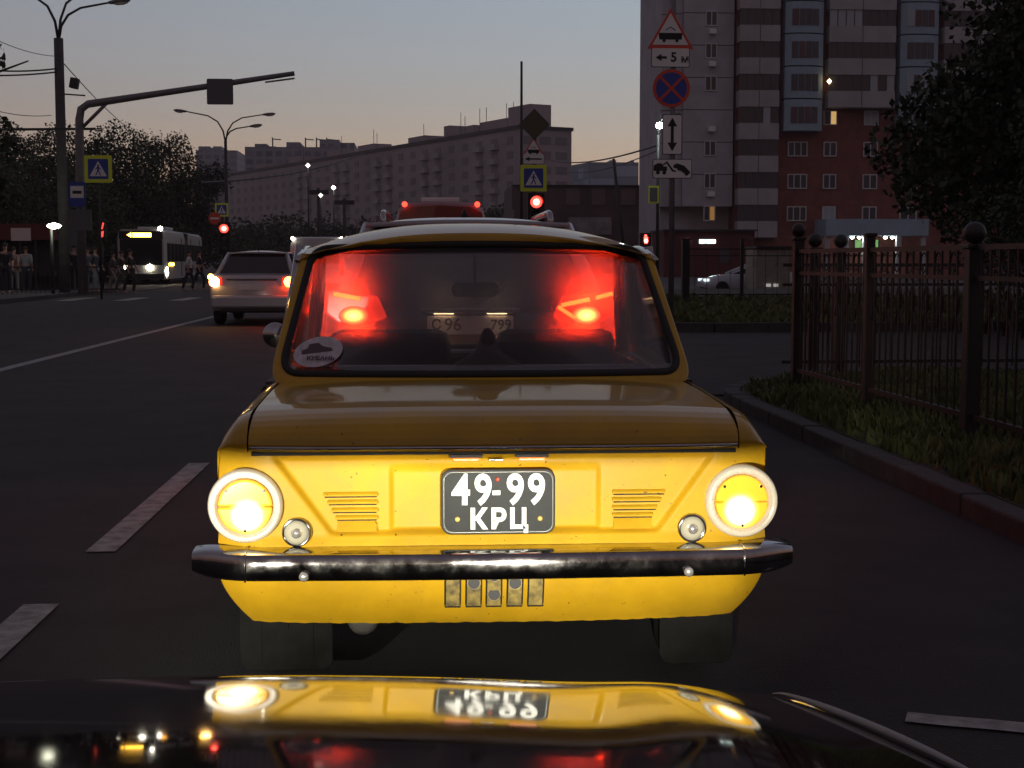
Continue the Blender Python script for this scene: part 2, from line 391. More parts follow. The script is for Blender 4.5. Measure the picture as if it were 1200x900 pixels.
# rear wings (tops + brows) and sides
def corner_y(ax): return 0.0 if ax < .60 else .075 * ((ax - .60) / .165) ** 2.2
for s in (-1, 1):
    secs = []
    for j, y in enumerate([-.022, -.03, -.02, .0, .03, .07, .13, .22, .4, .6, .8, 1.1]):
        zt = {-.022: .758, -.03: .775, -.02: .80, .0: .822, .03: .838, .07: .849}.get(y, .853 + min(.02, (y - .1) * .03))
        wd = .757 + min(.016, max(0, y) * .05)
        h = zt - .757
        pts = [(.673, zt), (.69, zt - .004 - .03 * h), (.71, zt - .14 * h), (.728, zt - .36 * h), (wd - .012, zt - .66 * h), (wd, .757 + .04 * h), (wd + .001, .752)]
        secs.append([(s * x, y + .03 * (x / .668) ** 4 + max(0, (x - .70)) * .35 * max(0, 1 - max(0, y) * 4), z) for x, z in pts])
    g = MB(); g.loft(secs); g.build('rear_wing', yellow, zaz, smooth=True)
    # side panel with wheel arches
    secs = []
    ys_ = [.06, .1, .16] + [.2 + i * .08 for i in range(44)]
    for y in ys_:
        zl = .285
        for yc in (.62, 2.78):
            q = .30 ** 2 - (y - yc) ** 2
            if q > 0: zl = max(zl, .29 + math.sqrt(q))
        zl = min(zl, .585)
        if y < .25: zl = max(zl, .44 - .2 * max(0, y - .1))
        wd = .768 + .012 * math.sin(min(1, max(0, y / 3.7)) * math.pi) - (.09 * max(0, (y - 3.3) / .4) ** 2) - .012 * max(0, (.16 - y) / .1)
        pr = [(wd - .004, .7515), (wd + .002, .70), (wd + .006, .645), (wd + .005, .61), (wd - .002, max(zl + .01, .42)), (wd - .02, zl)]
        secs.append([(s * x, y, z) for x, z in pr])
    g = MB(); g.loft(secs); g.build('side_panel', yellow, zaz, smooth=True)
    # shoulder forward of the wing
    secs = []
    for i in range(24):
        y = 1.08 + i * (3.66 - 1.08) / 23
        wd = .768 + .012 * math.sin(y / 3.7 * math.pi) - .09 * max(0, (y - 3.3) / .4) ** 2
        zt = .868 - .05 * max(0, (y - 2.6) / 1.1) ** 2
        secs.append([(s * .64, y, zt), (s * .70, y, zt - .004), (s * (wd - .03), y, zt - .03), (s * (wd - .006), y, zt - .08), (s * (wd - .004), y, .7515)])
    g = MB(); g.loft(secs); g.build('shoulder', yellow, zaz, smooth=True)
# rear panel with its pressings
def xo(z): return .455 + (z - .525) * (.60 - .455) / (.725 - .525)
def recess(x, z):
    ax = abs(x)
    e = smooth01((xo(z) - ax) / .022) * smooth01((z - .522) / .016) * smooth01((.748 - z) / .02)
    e2 = smooth01((.292 - ax) / .014) * smooth01((z - .53) / .012) * smooth01((.722 - z) / .03)
    return .019 * e + .011 * e2
def panelf(u, v):
    x = (u * 2 - 1) * .762; z = .255 + v * (.756 - .255); ax = abs(x)
    y = corner_y(ax) + recess(x, z)
    y -= .016 * smooth01((.535 - z) / .05) * smooth01((z - .44) / .05)     # ledge above the bumper
    y += .075 * max(0, (.46 - z) / .185) ** 2                                # apron tucks under
    y -= .006 * math.sin(smooth01((z - .6) / .15) * 1.57) * 0
    if z < .40:                                                               # lower corners cut away
        lim = .762 - .085 * ((.40 - z) / .145) ** 1.5; x = max(-lim, min(lim, x))
        z += .016 * (x / .76) ** 2 * ((.40 - z) / .145)
    if v < .012: z += .0006 * math.sin(x * 61) + .0012 * math.sin(x * 7 + 2) + .0006 * math.sin(x * 133)
    return (x, y, z)
g = MB(); g.grid(panelf, 300, 150)
panel = g.build('rear_panel', yellow, zaz, smooth=True)
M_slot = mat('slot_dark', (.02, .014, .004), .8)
M_lensA = mat('amber_lens', (.9, .55, .04), .15, emit=(1, .50, .02), es=.10)
M_lensW = mat('lit_lens', (1, .85, .4), .15, emit=(1, .80, .28), es=2.2)
M_lensR = mat('lens_ring', (.50, .46, .38), .22, coat=.5, emit=(1, .8, .45), es=.035)
M_clear = mat('clear_lens', (.42, .40, .30), .12, coat=1)
M_bulb = mat('bulb_silver', (.9, .9, .85), .15, metal=.8)
def lamp_lens(name, c):
    """moulded lens with the filament showing as a hot patch that fades across the glass"""
    m = mat(name, (.85, .50, .04), .18); nt = m.node_tree; b = nt.nodes['Principled BSDF']
    tc = nt.nodes.new('ShaderNodeTexCoord'); d = nt.nodes.new('ShaderNodeVectorMath'); d.operation = 'DISTANCE'; d.inputs[1].default_value = c
    nt.links.new(tc.outputs['Object'], d.inputs[0])
    r = nt.nodes.new('ShaderNodeMapRange'); r.interpolation_type = 'SMOOTHERSTEP'; r.inputs[1].default_value = .012; r.inputs[2].default_value = .062; r.inputs[3].default_value = 1; r.inputs[4].default_value = 0
    nt.links.new(d.outputs['Value'], r.inputs[0])
    cr = nt.nodes.new('ShaderNodeValToRGB'); cr.color_ramp.elements[0].color = (1, .44, .015, 1); cr.color_ramp.elements[1].color = (1, .86, .5, 1); cr.color_ramp.elements[1].position = .8
    nt.links.new(r.outputs[0], cr.inputs[0]); nt.links.new(cr.outputs[0], b.inputs['Emission Color'])
    mm = nt.nodes.new('ShaderNodeMath'); mm.operation = 'MULTIPLY_ADD'; mm.inputs[1].default_value = 1.6; mm.inputs[2].default_value = .07
    nt.links.new(r.outputs[0], mm.inputs[0]); nt.links.new(mm.outputs[0], b.inputs['Emission Strength'])
    return m
for s in (-1, 1):
    M_lensA = lamp_lens('amber_lens', (s * .672, -.022, .586))
    # louvres, four a side, slanted at the outer end
    for i, z in enumerate((.634, .613, .591, .570)):
        x0, x1 = .322, .470 - .011 * i
        yb = .0185
        g = MB(); g.prism_x([(yb + .004, z + .009), (yb - .004, z + .007), (yb - .010, z + .002), (yb - .011, z - .003), (yb + .004, z - .003)], s * x0, s * x1)
        lv = g.build('louvre', yellow, panel, bevel=.002)
        g = MB(); g.bb(s * (x0 + .004), s * (x1 - .004), yb - .009, yb + .003, z - .0065, z - .0032); g.build('slot', M_slot, lv)
    g = MB(); g.add([(s * .325, .002, .535), (s * .432, .002, .535), (s * .432, .0185, .561), (s * .325, .0185, .561),
                     (s * .325, .021, .535), (s * .432, .021, .535), (s * .432, .021, .561), (s * .325, .021, .561)],
                    [(0, 1, 2, 3), (4, 7, 6, 5), (0, 4, 5, 1), (2, 6, 7, 3), (0, 3, 7, 4), (1, 5, 6, 2)])
    g.build('louvre_ramp', yellow, panel, bevel=.002)
    # tail lamp: ribbed bright ring, amber top, lit lower half
    cx, cz = s * .678, .611
    tl = MB(); tl.lathe([(.100, .03), (.101, -.012), (.096, -.024), (.088, -.028), (.078, -.020), (.074, -.006), (.074, .01)], (cx, 0, cz), 'y', 64)
    lamp = tl.build('tail_lamp', M_lensR, zaz, smooth=True)
    g = MB()
    for k in range(80):
        a = 2 * math.pi * k / 80
        g.box((cx + .0875 * math.cos(a), -.0262, cz + .0875 * math.sin(a)), (.015, .004, .0026), ry=-a)
    g.build('ribbing', M_lensR, lamp)
    top = [(.073 * math.cos(R(a)), .073 * math.sin(R(a))) for a in range(0, 181, 10)]
    g = MB(); g.prism(shift(top, cx, cz), -.022, .0); g.build('indicator_lens', M_lensA, lamp, bevel=.006)
    bot = [(.073 * math.cos(R(a)), .073 * math.sin(R(a)) - .002) for a in range(180, 361, 10)]
    g = MB(); g.prism(shift(bot, cx, cz), -.0225, .0); g.build('brake_lens', M_lensA, lamp, bevel=.006)
    vs = []
    for a in (40, 140, 270):
        g = MB(); g.lathe([(.004, -.027), (.004, -.02)], (cx + .066 * math.cos(R(a)), 0, cz + .066 * math.sin(R(a))), 'y', 10); g.build('screw', M_chrome, lamp)
    # small round reversing lamp
    cx, cz = s * .541, .537
    g = MB(); g.lathe([(.040, .03), (.040, -.014), (.036, -.019), (.033, -.016)], (cx, 0, cz), 'y', 40); rl = g.build('reversing_lamp', M_chrome, zaz, smooth=True)
    g = MB(); g.lathe([(.034, .0), (.033, -.017), (.022, -.023), (.001, -.026)], (cx, 0, cz), 'y', 32); g.build('lens', M_clear, rl, smooth=True)
    g = MB(); g.lathe([(.012, -.02), (.014, -.027), (.001, -.030)], (cx, 0, cz), 'y', 16); g.build('bulb', M_bulb, rl, smooth=True)
# number-plate lamps under the lid
M_plamp = glow('plate_lamp_glow', (1, .20, .006), .45, base=(.12, .02, .002))
for x in (-.082, .098):
    g = MB(); g.bb(x - .045, x + .045, -.02, .012, .738, .7465); pl = g.build('plate_lamp', M_black, zaz)
    g = MB(); g.bb(x - .036, x + .036, -.024, .006, .729, .7375); g.build('lens', M_plamp, pl, bevel=.002)
g = MB(); g.bb(-.02, .02, -.012, .01, .728, .734); g.build('lid_latch', M_chrome, zaz, bevel=.002)
# number plate
np_ = MB(); np_.prism(shift(rrect(.312, .180, .028), .007, .614), -.004, .010); plate = np_.build('number_plate', M_black, zaz, bevel=.003)
g = MB(); g.prism(shift(rrect(.292, .160, .022), .007, .614), -.0075, -.0035); g.build('plate_face', M_plate_black, plate)
rim = shift(rrect(.298, .166, .024), .007, .614)
g = MB(); g.tube([(x, -.006, z) for x, z in rim], .0035, 6, closed=True); g.build('plate_rim', mat('plate_frame', (.12, .13, .12), .35, metal=.5), plate, smooth=True)
M_digit = mat('plate_white', (.80, .82, .78), .5, vary=.12, vscale=60)
for chs, dx in (('4', -.096), ('9', -.036), ('9', .052), ('9', .110)):
    text('digit', chs, .117, M_digit, plate, (.007 + dx - .006, -.0085, .645), bold=.0030, sx=.84)
g = MB(); g.bb(-.010, .012, -.0092, -.007, .634, .646); g.build('dash', M_digit, plate)
for chs, dx in (('К', -.056), ('Р', .0), ('Ц', .054)):
    text('letter', chs, .074, M_digit, plate, (.007 + dx, -.0085, .565), bold=.0030, sx=.95)
M_bolt = mat('plate_bolt', (.65, .45, .1), .4)
for x, z in ((-.105, .568), (.121, .568)):
    g = MB(); g.lathe([(.007, -.007), (.0068, -.011), (.003, -.0125)], (x, 0, z), 'y', 14); g.build('bolt', M_bolt, plate, smooth=True)
g = MB(); g.lathe([(.006, -.007), (.006, -.010), (.003, -.0115)], (.005, 0, .677), 'y', 14); g.build('bolt', mat('red_bolt', (.5, .06, .03), .4), plate, smooth=True)

# bumper: one chrome blade with wrap-round ends
prof = [(.060, .080), (.034, .079), (.004, .077), (-.014, .073), (-.0205, .068), (-.0235, .062), (-.0255, .046), (-.026, .030), (-.0245, .012), (-.0205, .005), (-.012, .001), (.012, -.001)]
def bump_path(u):
    x = u * .825; ax = abs(x)
    y = -.085 + .015 * (ax / .6) ** 2 + (0 if ax < .66 else 1.35 * (ax - .66) ** 1.6)
    return x, y
def bsecs(us):
    out = []
    for u in us:
        x, y = bump_path(u); k = 1 - .30 * max(0, (abs(u) - .90) / .10) ** 2
        zc = .418; out.append([(x, y + a, zc + .04 + (b - .04) * k) for a, b in prof])
    return out
us = [-1 + 2 * i / 120 for i in range(121)]
g = MB(); g.loft(bsecs(us)); bumper = g.build('bumper', M_chrome, zaz, smooth=True)
for s in (-1, 1):
    g = MB(); x, y = bump_path(s * .815)
    g.tube([(x, y + a - .002, .418 + .04 + (b - .04)) for a, b in prof], .0035, 6); g.build('joint_strip', M_chrome, bumper, smooth=True)
    x = s * .515; g = MB(); g.lathe([(.013, -.103), (.013, -.112), (.008, -.117), (.001, -.118)], (x, 0, .436), 'y', 16); g.build('bolt', M_bulb, bumper, smooth=True)
    g = MB(); g.bb(s * .40, s * .44, -.06, .05, .43, .48); g.build('bracket', M_dark, bumper)
# pressed slots and dark holes in the apron
M_worn_shade = mat('worn_shaded_yellow', (.33, .25, .07), .6, vary=.5, vscale=30, col2=(.10, .08, .04))  # worn paint, also darkened so the flat slots look recessed
for i, x in enumerate((-.118, -.060, -.004, .054, .112)):
    z1, z0 = .418, .312
    fr = [(x - .021, z0 + .004), (x - .017, z0), (x + .017, z0), (x + .021, z0 + .004), (x + .021, z1), (x - .021, z1)]
    def ya(z): return .075 * max(0, (.46 - z) / .185) ** 2 - .016 * smooth01((z - .44) / .05)
    g = MB(); g.grid(lambda u, v: (x - .021 + .042 * u, ya(z0 + (z1 - z0) * v) - .0018, z0 + (z1 - z0) * v), 3, 10)
    fr = [(x - .021, z1 - (z1 - z0) * k / 8) for k in range(9)] + [(x + .021, z0 + (z1 - z0) * k / 8) for k in range(9)]
    sl_ = g.build('pressed_slot', M_worn_shade, panel)
    g = MB(); g.tube([(a, ya(b) - .003, b) for a, b in fr], .0024, 5, closed=True); g.build('slot_edge', M_slot, sl_)
for x, z in ((-.060, .388), (-.004, .352), (.054, .386), (-.004, .410)):
    g = MB(); g.lathe([(.019, ya(z) - .006), (.019, ya(z) + .01)], (x, 0, z), 'y', 24); h_ = g.build('access_hole', M_worn_shade, panel)
    g = MB(); g.lathe([(.0165, ya(z) - .0068), (.0165, ya(z) + .0)], (x, 0, z), 'y', 24); g.build('plug', M_black, h_)
# below: mud flaps, tyres, silencer
M_flap = mat('mud_flap_rubber', (.014, .0135, .013), .9, spec=.1, vary=.4, vscale=9)
for s, xa, xb in ((-1, -.735, -.465), (1, .50, .72)):
    g = MB(); g.prism(shift(rrect(xb - xa, .30, .035), (xa + xb) / 2, .225), .27, .278); f = g.build('mud_flap', M_flap, zaz, bevel=.003)
    for q in (-.075, .075): g = MB(); g.bb((xa + xb) / 2 + q - .004, (xa + xb) / 2 + q + .004, .267, .2712, .10, .33); g.build('rib', M_flap, f)
    g = MB(); g.bb((xa + xb) / 2 - .006, (xa + xb) / 2 + .006, .266, .2715, .2, .30); g.build('stiffener', M_flap, f)
def wheel(parent, x, y, r, w, s=1):
    g = MB(); g.lathe([(r * .62, -w / 2), (r * .9, -w / 2), (r * .99, -w * .36), (r, -w * .15), (r, w * .15), (r * .99, w * .36), (r * .9, w / 2), (r * .62, w / 2)], (x, y, r), 'x', 36)
    t = g.build('wheel', M_rubber, parent, smooth=True)
    g = MB(); g.lathe([(r * .63, -w * .42), (r * .60, -w * .3), (r * .2, -w * .2), (.01, -w * .25)] if s < 0 else [(r * .63, w * .42), (r * .60, w * .3), (r * .2, w * .2), (.01, w * .25)], (x, y, r), 'x', 28)
    g.build('rim', M_galv, t, smooth=True); return t
for s in (-1, 1):
    wheel(zaz, s * .63, .62, .29, .155, s); wheel(zaz, s * .62, 2.78, .29, .155, s)
g = MB(); g.lathe([(.001, .10), (.03, .102), (.042, .11), (.046, .13), (.046, .4)], (-.37, 0, .262), 'y', 24); g.tube([(-.37, .4, .27), (-.1, .45, .30), (.2, .45, .30)], .04, 12); g.build('silencer', mat('sooty_steel', (.05, .045, .04), .7, vary=.4, vscale=20), zaz, smooth=True)
g = MB(); g.bb(-.7, .7, .35, 3.6, .24, .28); g.build('floor_pan', M_dark, zaz)
g = MB(); g.bb(-.42, .42, .12, .75, .33, .72); g.build('engine_block', M_dark, zaz)

# greenhouse
def roofz(x, y): return 1.417 - .055 * ((y - 1.78) / .55) ** 2 - .098 * abs(x / .655) ** 2.5
def yb(z, x): return .80 + (z - .885) * (.46 / .43) + .07 * (x / .62) ** 2
def loop_in(n=12):
    P = []
    zb, zt, wb, wt, rb, rt = .897, 1.312, .672, .588, .075, .06
    base = [(-wb, zb), (wb, zb), (wt, zt), (-wt, zt)]; rr = [rb, rb, rt, rt]
    for i in range(4):
        p = Vector(base[i]); a = Vector(base[i - 1]); b = Vector(base[(i + 1) % 4]); r = rr[i]
        d1 = (a - p).normalized() * r; d2 = (b - p).normalized() * r
        for k in range(n + 1):
            t = k / n; P.append((p + d1) * (1 - t) ** 2 + p * 2 * t * (1 - t) + (p + d2) * t * t)
        nb = base[(i + 1) % 4]; q = Vector(nb); e = p + d2; f = q + (p - q).normalized() * rr[(i + 1) % 4]
        for k in range(1, 8): P.append(e + (f - e) * k / 8)
    return [(p.x, p.y) for p in P]
LI = loop_in(); NL = len(LI)
def arch(x, z):
    t = (z - .897) / .415
    return z + t * .018 * (1 - (x / .6) ** 2) - (1 - t) * .0
LI3 = [(x, yb(z, x) + .004, arch(x, z)) for x, z in LI]
LO3 = []
for x, z in LI:
    t = (z - .897) / .415
    kx = 1.056; xx = x * kx
    zz = .862 if t <= .001 else z + (t - .5) * .08
    yy = yb(zz, xx)
    if t > .85:
        w = smooth01((t - .85) / .15); rz = roofz(max(-.655, min(.655, xx)), 1.27); zz = zz * (1 - w) + rz * w; yy = yy * (1 - w) + 1.275 * w
    LO3.append((xx, yy - .004, zz))
g = MB(); mid = [((a[0] * .25 + b[0] * .75), (a[1] * .25 + b[1] * .75) - .012, (a[2] * .25 + b[2] * .75)) for a, b in zip(LI3, LO3)]
g.loft([LI3 + [LI3[0]], mid + [mid[0]], LO3 + [LO3[0]]]); g.build('rear_window_frame', yellow, zaz, smooth=True)
g = MB(); g.tube([(x, y - .002, z) for x, y, z in LI3], .013, 8, closed=True); g.build('window_seal', M_rubber, zaz, smooth=True)
g = MB(); c = NL
g.add([(x * .998, y + .006, z) for x, y, z in LI3] , [tuple(range(NL))])
rg = MB()
def rglass(u, v):
    z = .895 + v * .421; t = v; w = .672 + (.588 - .672) * t; x = (u * 2 - 1) * w
    return (x, yb(z, x) + .006, arch(x, z))
rg.grid(rglass, 24, 12); rear_glass = rg.build('rear_window', G_rear, zaz, smooth=True, solid=.005)
# roof
g = MB(); g.grid(lambda u, v: ((u * 2 - 1) * (.642 - .01 * v), 1.272 + v * .88, roofz((u * 2 - 1) * .655, 1.272 + v * .88)), 40, 24)
g.build('roof', yellow, zaz, smooth=True)
g = MB(); g.grid(lambda u, v: ((u * 2 - 1) * .63, 1.30 + v * .83, roofz((u * 2 - 1) * .63, 1.30 + v * .83) - .03), 20, 12); g.build('headlining', mat('headlining', (.25, .22, .2), .9), zaz, smooth=True)
for s in (-1, 1):
    g = MB(); g.tube([(s * .640, 1.27 + i * .088, roofz(.642, 1.27 + i * .088) - .004) for i in range(11)], .011, 8); g.build('rain_gutter', M_chrome, zaz, smooth=True)
    side = [p for p in LO3 if p[0] * s > 0 and .862 < p[2] < 1.30 and abs(p[0]) > .6]
    side.sort(key=lambda p: p[2])
    a_ = [(p[0], p[1], p[2]) for p in side]; b_ = [(p[0] + s * .012, p[1] + .10, p[2]) for p in side]; c_ = [(p[0] + s * .014, p[1] + .30 - .1 * (p[2] - .87) / .43, p[2]) for p in side]
    g = MB(); g.loft([a_, b_, c_]); g.build('rear_pillar', yellow, zaz, smooth=True)
    # side glass, door pillar, windscreen pillar
    p0 = c_[0]; p1 = c_[-1]
    quad = [(p0[0], p0[1], .868), (s * .725, 2.50, .868), (s * .648, 2.16, 1.318), (p1[0], p1[1], 1.318)]
    g = MB(); g.add(quad, [(0, 1, 2, 3)]); g.build('side_window', G_side, zaz, solid=.004)
    g = MB(); g.tube([(s * .728, 1.52, .86), (s * .655, 1.55, 1.325)], .018, 8); g.build('door_pillar', M_chrome, zaz, smooth=True)
    g = MB(); g.tube([(s * .70, 2.55, .86), (s * .62, 2.15, 1.325)], .024, 8); g.build('windscreen_pillar', yellow, zaz, smooth=True)
    g = MB(); g.tube([(s * .728, 2.42, .90), (s * .80, 2.42, .93)], .007, 6); m_ = g.build('wing_mirror', M_chrome, zaz, smooth=True)
    g = MB(); g.lathe([(.01, .02), (.05, .01), (.055, -.005), (.052, -.012)], (s * .84, 2.42, .95), 'y', 24); g.build('mirror_head', M_chrome, m_, smooth=True)
    g = MB(); g.bb(s * .785, s * .80, 1.75, 1.87, .70, .72); g.build('door_handle', M_chrome, zaz, bevel=.004)
def ws(u, v):
    w = .665 - .06 * v; x = (u * 2 - 1) * w; z = .885 + v * .43
    return (x, 2.55 - v * .38 - .10 * (x / .65) ** 2, z)
g = MB(); g.grid(ws, 20, 10); g.build('windscreen', G_screen, zaz, smooth=True, solid=.006)
g = MB(); g.tube([ws(0, 0), ws(.25, 0), ws(.5, 0), ws(.75, 0), ws(1, 0), ws(1, .5), ws(1, 1), ws(.75, 1), ws(.5, 1), ws(.25, 1), ws(0, 1), ws(0, .5)], .018, 8, closed=True); g.build('windscreen_seal', M_rubber, zaz, smooth=True)
# front boot lid and nose
g = MB(); g.grid(lambda u, v: ((u * 2 - 1) * (.66 - .06 * v * v), 2.5 + v * 1.15, .875 - .055 * v ** 2.2 - .02 * (u * 2 - 1) ** 2), 16, 12); g.build('boot_lid', yellow, zaz, smooth=True)
g = MB(); g.grid(lambda u, v: ((u * 2 - 1) * .69, 3.66 + .05 * math.sin(v * 3.14) - .05 * (u * 2 - 1) ** 2, .30 + v * .52), 16, 10); g.build('nose', yellow, zaz, smooth=True)
# interior
g = MB(); g.bb(-.64, .64, .83, 1.12, .845, .868); g.build('parcel_shelf', M_interior, zaz, bevel=.006)
g = MB(); g.bb(-.62, .62, 1.10, 1.24, .40, .905); g.build('rear_seat', M_interior, zaz, bevel=.04)
for x in (-.33, .33):
    g = MB(); g.bb(x - .24, x + .24, 1.80, 1.91, .40, 1.00); q = g.build('front_seat', M_interior, zaz, bevel=.05)
    g = MB(); g.bb(x - .23, x + .23, 1.85, 2.25, .36, .50); g.build('cushion', M_interior, q, bevel=.04)
g = MB(); g.bb(-.66, .66, 2.36, 2.60, .66, .88); g.build('dashboard', M_interior, zaz, bevel=.03)
g = MB(); g.tube([(-.33 + .19 * math.cos(k * .262), 2.2 + .05 * math.sin(k * .262), .80 + .16 * math.sin(k * .262)) for k in range(24)], .012, 8, closed=True); g.tube([(-.33, 2.2, .80), (-.33, 2.4, .74)], .02, 8); g.build('steering_wheel', M_black, zaz, smooth=True)
g = MB(); g.prism(shift(rrect(.20, .065, .028), .02, 1.15), 2.18, 2.205); mi = g.build('interior_mirror', M_black, zaz, bevel=.006)
g = MB(); g.tube([(.02, 2.2, 1.17), (.02, 2.21, 1.30)], .007, 6); g.build('stalk', M_black, mi)
for s in (-1, 1):
    g = MB(); g.bb(s * .70, s * .735, 1.05, 2.5, .3, .86); g.build('door_card', M_interior, zaz)
# dark lump on the shelf
g = MB()
def lump(u, v):
    a = u * 2 * math.pi; r = math.sin(v * math.pi * .5 + .0)
    hh = [.0, 1][0]
    q = math.sin(min(1, v * 2.2) * math.pi / 2); w = .035 + .085 * smooth01((v - .35) / .5)
    return (.02 + w * q * math.cos(a), .97 + .06 * math.sin(a) * q, 1.045 - .03 * (1 - math.cos(min(1, v * 2.2) * math.pi / 2)) - .14 * max(0, v - .1))
g.grid(lump, 24, 12)
tag(g.build('cushion', M_interior, None, smooth=True), 'dark rounded cushion standing on the shelf behind the yellow car rear window', 'cushion')
cu = COL.objects[-1] if False else [o for o in COL.objects if o.get('category') == 'cushion'][0]
cu.location = zaz.location; cu.rotation_euler = zaz.rotation_euler
# oval sticker inside the rear window
st = MB()
def onglass(x, z): return (x, yb(z, x) - .001, arch(x, z))
cxs, czs = -.548, .968
el = [(cxs + .083 * math.cos(a) * math.cos(.12) - .046 * math.sin(a) * math.sin(.12), czs + .046 * math.sin(a) + .083 * math.cos(a) * .16) for a in [2 * math.pi * k / 36 for k in range(36)]]
st.add([onglass(*p) for p in el], [tuple(range(36))]); stick = st.build('sticker', mat('sticker_white', (.62, .58, .6), .6, vary=.3, vscale=40), rear_glass)
t_ = text('lettering', 'КУБАНЬ', .024, mat('sticker_ink', (.10, .06, .08), .7), rear_glass, onglass(cxs + .01, czs - .020), bold=.0008, depth=.0004); t_.rotation_euler = (R(90 - 47), R(0), R(-11)); t_.location.y -= .010
g = MB(); g.add([(x, onglass(x, z)[1] - .003, onglass(x, z)[2]) for x, z in [(cxs - .055, czs - .008), (cxs + .05, czs + .004), (cxs + .045, czs + .012), (cxs + .015, czs + .018), (cxs + .0, czs + .028), (cxs - .03, czs + .024), (cxs - .035, czs + .010), (cxs - .055, czs + .004)]], [tuple(range(8))]); g.build('printed_emblem', MATS['sticker_ink'], rear_glass)
# ================================================================== own car: bonnet and lamps
OX = -.30
M_own = mat('dark_car_paint', (.014, .010, .010), .055, coat=0, spec=.32, rvary=.03, vscale=9)
own = thing('parked_car', 'dark glossy car in the foreground, only its bonnet showing along the bottom edge', 'car', (0, 0, 0))
own['label'] = 'dark glossy car in the foreground, its bonnet along the bottom of the view'; own.name = 'car'
def slope(d):
    kn = [(.5, 6.0), (.9, 7.2), (1.17, 8.8), (1.30, 10.1), (1.55, 11.2), (1.74, 12.6), (1.80, 16.5), (1.86, 24), (1.92, 38), (1.98, 60)]
    for (a, sa), (b, sb) in zip(kn[:-1], kn[1:]):
        if d <= b: return math.tan(R(sa + (sb - sa) * (d - a) / (b - a)))
    return math.tan(R(60))
ZH = {}
zz = .853; d = 1.17
prof_h = []
step = .01
tab = {}
z_ = .874; k = 117
while k <= 196: tab[k] = z_; z_ -= slope(k / 100 + .005) * step; k += 1
z_ = .874; k = 117
while k >= 50: tab[k] = z_; z_ += slope(k / 100 - .005) * step; k -= 1
def hz_(d): k = d * 100; i = int(k); f = k - i; return tab[max(50, min(196, i))] * (1 - f) + tab[max(50, min(196, i + 1))] * f
def bonnet(u, v):
    d = .55 + v * 1.40; hw = .745 - .0 * v
    x = OX + (u * 2 - 1) * hw; q = x - OX
    bow = .10 * max(0, abs(q) - .1) ** 2                    # front edge sweeps back a little
    dd = min(1.955, d + bow * v)
    z = hz_(dd) - .055 * q * q
    z += .010 * math.exp(-((abs(q) - .60) / .085) ** 2) * smooth01((1.95 - d) / .3)
    return (x, d, z)
g = MB(); g.grid(bonnet, 90, 110); g.build('bonnet', M_own, own, smooth=True)
for s in (-1, 1):
    secs = []
    for i in range(41):
        v = i / 40; x, y, z = bonnet(1, v); q = .749
        z0 = z - .004
        pts = [(q, z0), (q + .010, z0 + .003), (q + .022, z0 + .001), (q + .038, z0 - .010), (q + .055, z0 - .034), (q + .075, z0 - .075), (q + .09, z0 - .13), (q + .10, z0 - .2), (q + .10, z0 - .35)]
        secs.append([(OX + s * a, y, max(.25, b)) for a, b in pts])
    g = MB(); g.loft(secs); g.build('front_wing', M_own, own, smooth=True)
    wheel(own, OX + s * .74, 1.05, .31, .19, s)
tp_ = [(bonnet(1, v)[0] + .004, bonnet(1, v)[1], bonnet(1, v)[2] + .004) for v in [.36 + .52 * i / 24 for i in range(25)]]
g = MB(); g.tube(tp_, [.0045 * math.sin(math.pi * (i + .6) / 25.2) ** .6 for i in range(25)], 8); g.build('edge_sky_band', mat('pale_sky_band', (.30, .29, .29), .6), own, smooth=True)  # pale strip added in place of the sky's reflection along the bonnet edge
g = MB(); g.bb(OX - .83, OX + .83, 1.80, 1.98, .22, .47); g.build('front_bumper', M_own, own, bevel=.04)
g = MB(); g.bb(OX - .42, OX + .42, 1.86, 1.93, .48, .60); gr = g.build('grille', M_black, own)
for i in range(4):
    g = MB(); g.bb(OX - .41, OX + .41, 1.925, 1.945, .492 + i * .028, .502 + i * .028); g.build('slat', M_chrome, gr)
M_hl = mat('headlamp_shell', (.03, .03, .03), .5)
M_hlglass = glass('headlamp_glass', dust=0, tint=(.97, .97, .97))
M_hlbulb = glow('headlamp_bulb', (1, .93, .80), 30)
for s in (-1, 1):
    x = OX + s * .62
    g = MB()
    g.bb(x - .17, x + .17, 1.70, 1.95, .5960, .63); g.bb(x - .17, x + .17, 1.70, 1.95, .47, .49)  # top slab shaped as an unseen shade, cuts the beam at boot-lip height
    g.bb(x - .18, x - .17, 1.70, 1.95, .47, .63); g.bb(x + .17, x + .18, 1.70, 1.95, .47, .63); g.bb(x - .18, x + .18, 1.68, 1.70, .47, .63)
    hl = g.build('headlamp', M_hl, own)
    g = MB(); g.bb(x - .17, x + .17, 1.951, 1.955, .49, .596); g.build('lens', M_hlglass, hl)
    g = MB(); g.lathe([(.004, 1.703), (.012, 1.706), (.012, 1.712)], (x, 0, .575), 'y', 12); g.build('bulb', M_hlbulb, hl)
    li = bpy.data.lights.new('headlamp_beam', 'SPOT'); li.energy = 126; li.color = (1, .93, .78); li.spot_size = R(47); li.spot_blend = 1.0; li.shadow_soft_size = .004
    lo = bpy.data.objects.new('headlamp_beam', li); COL.objects.link(lo); lo.parent = hl; lo.location = (x, 1.722, .580); lo.rotation_euler = (R(95), 0, R(-7 if s < 0 else -3))
g = MB(); g.bb(OX - .7, OX + .7, .6, 1.6, .25, .6); g.build('engine_bay', M_dark, own)

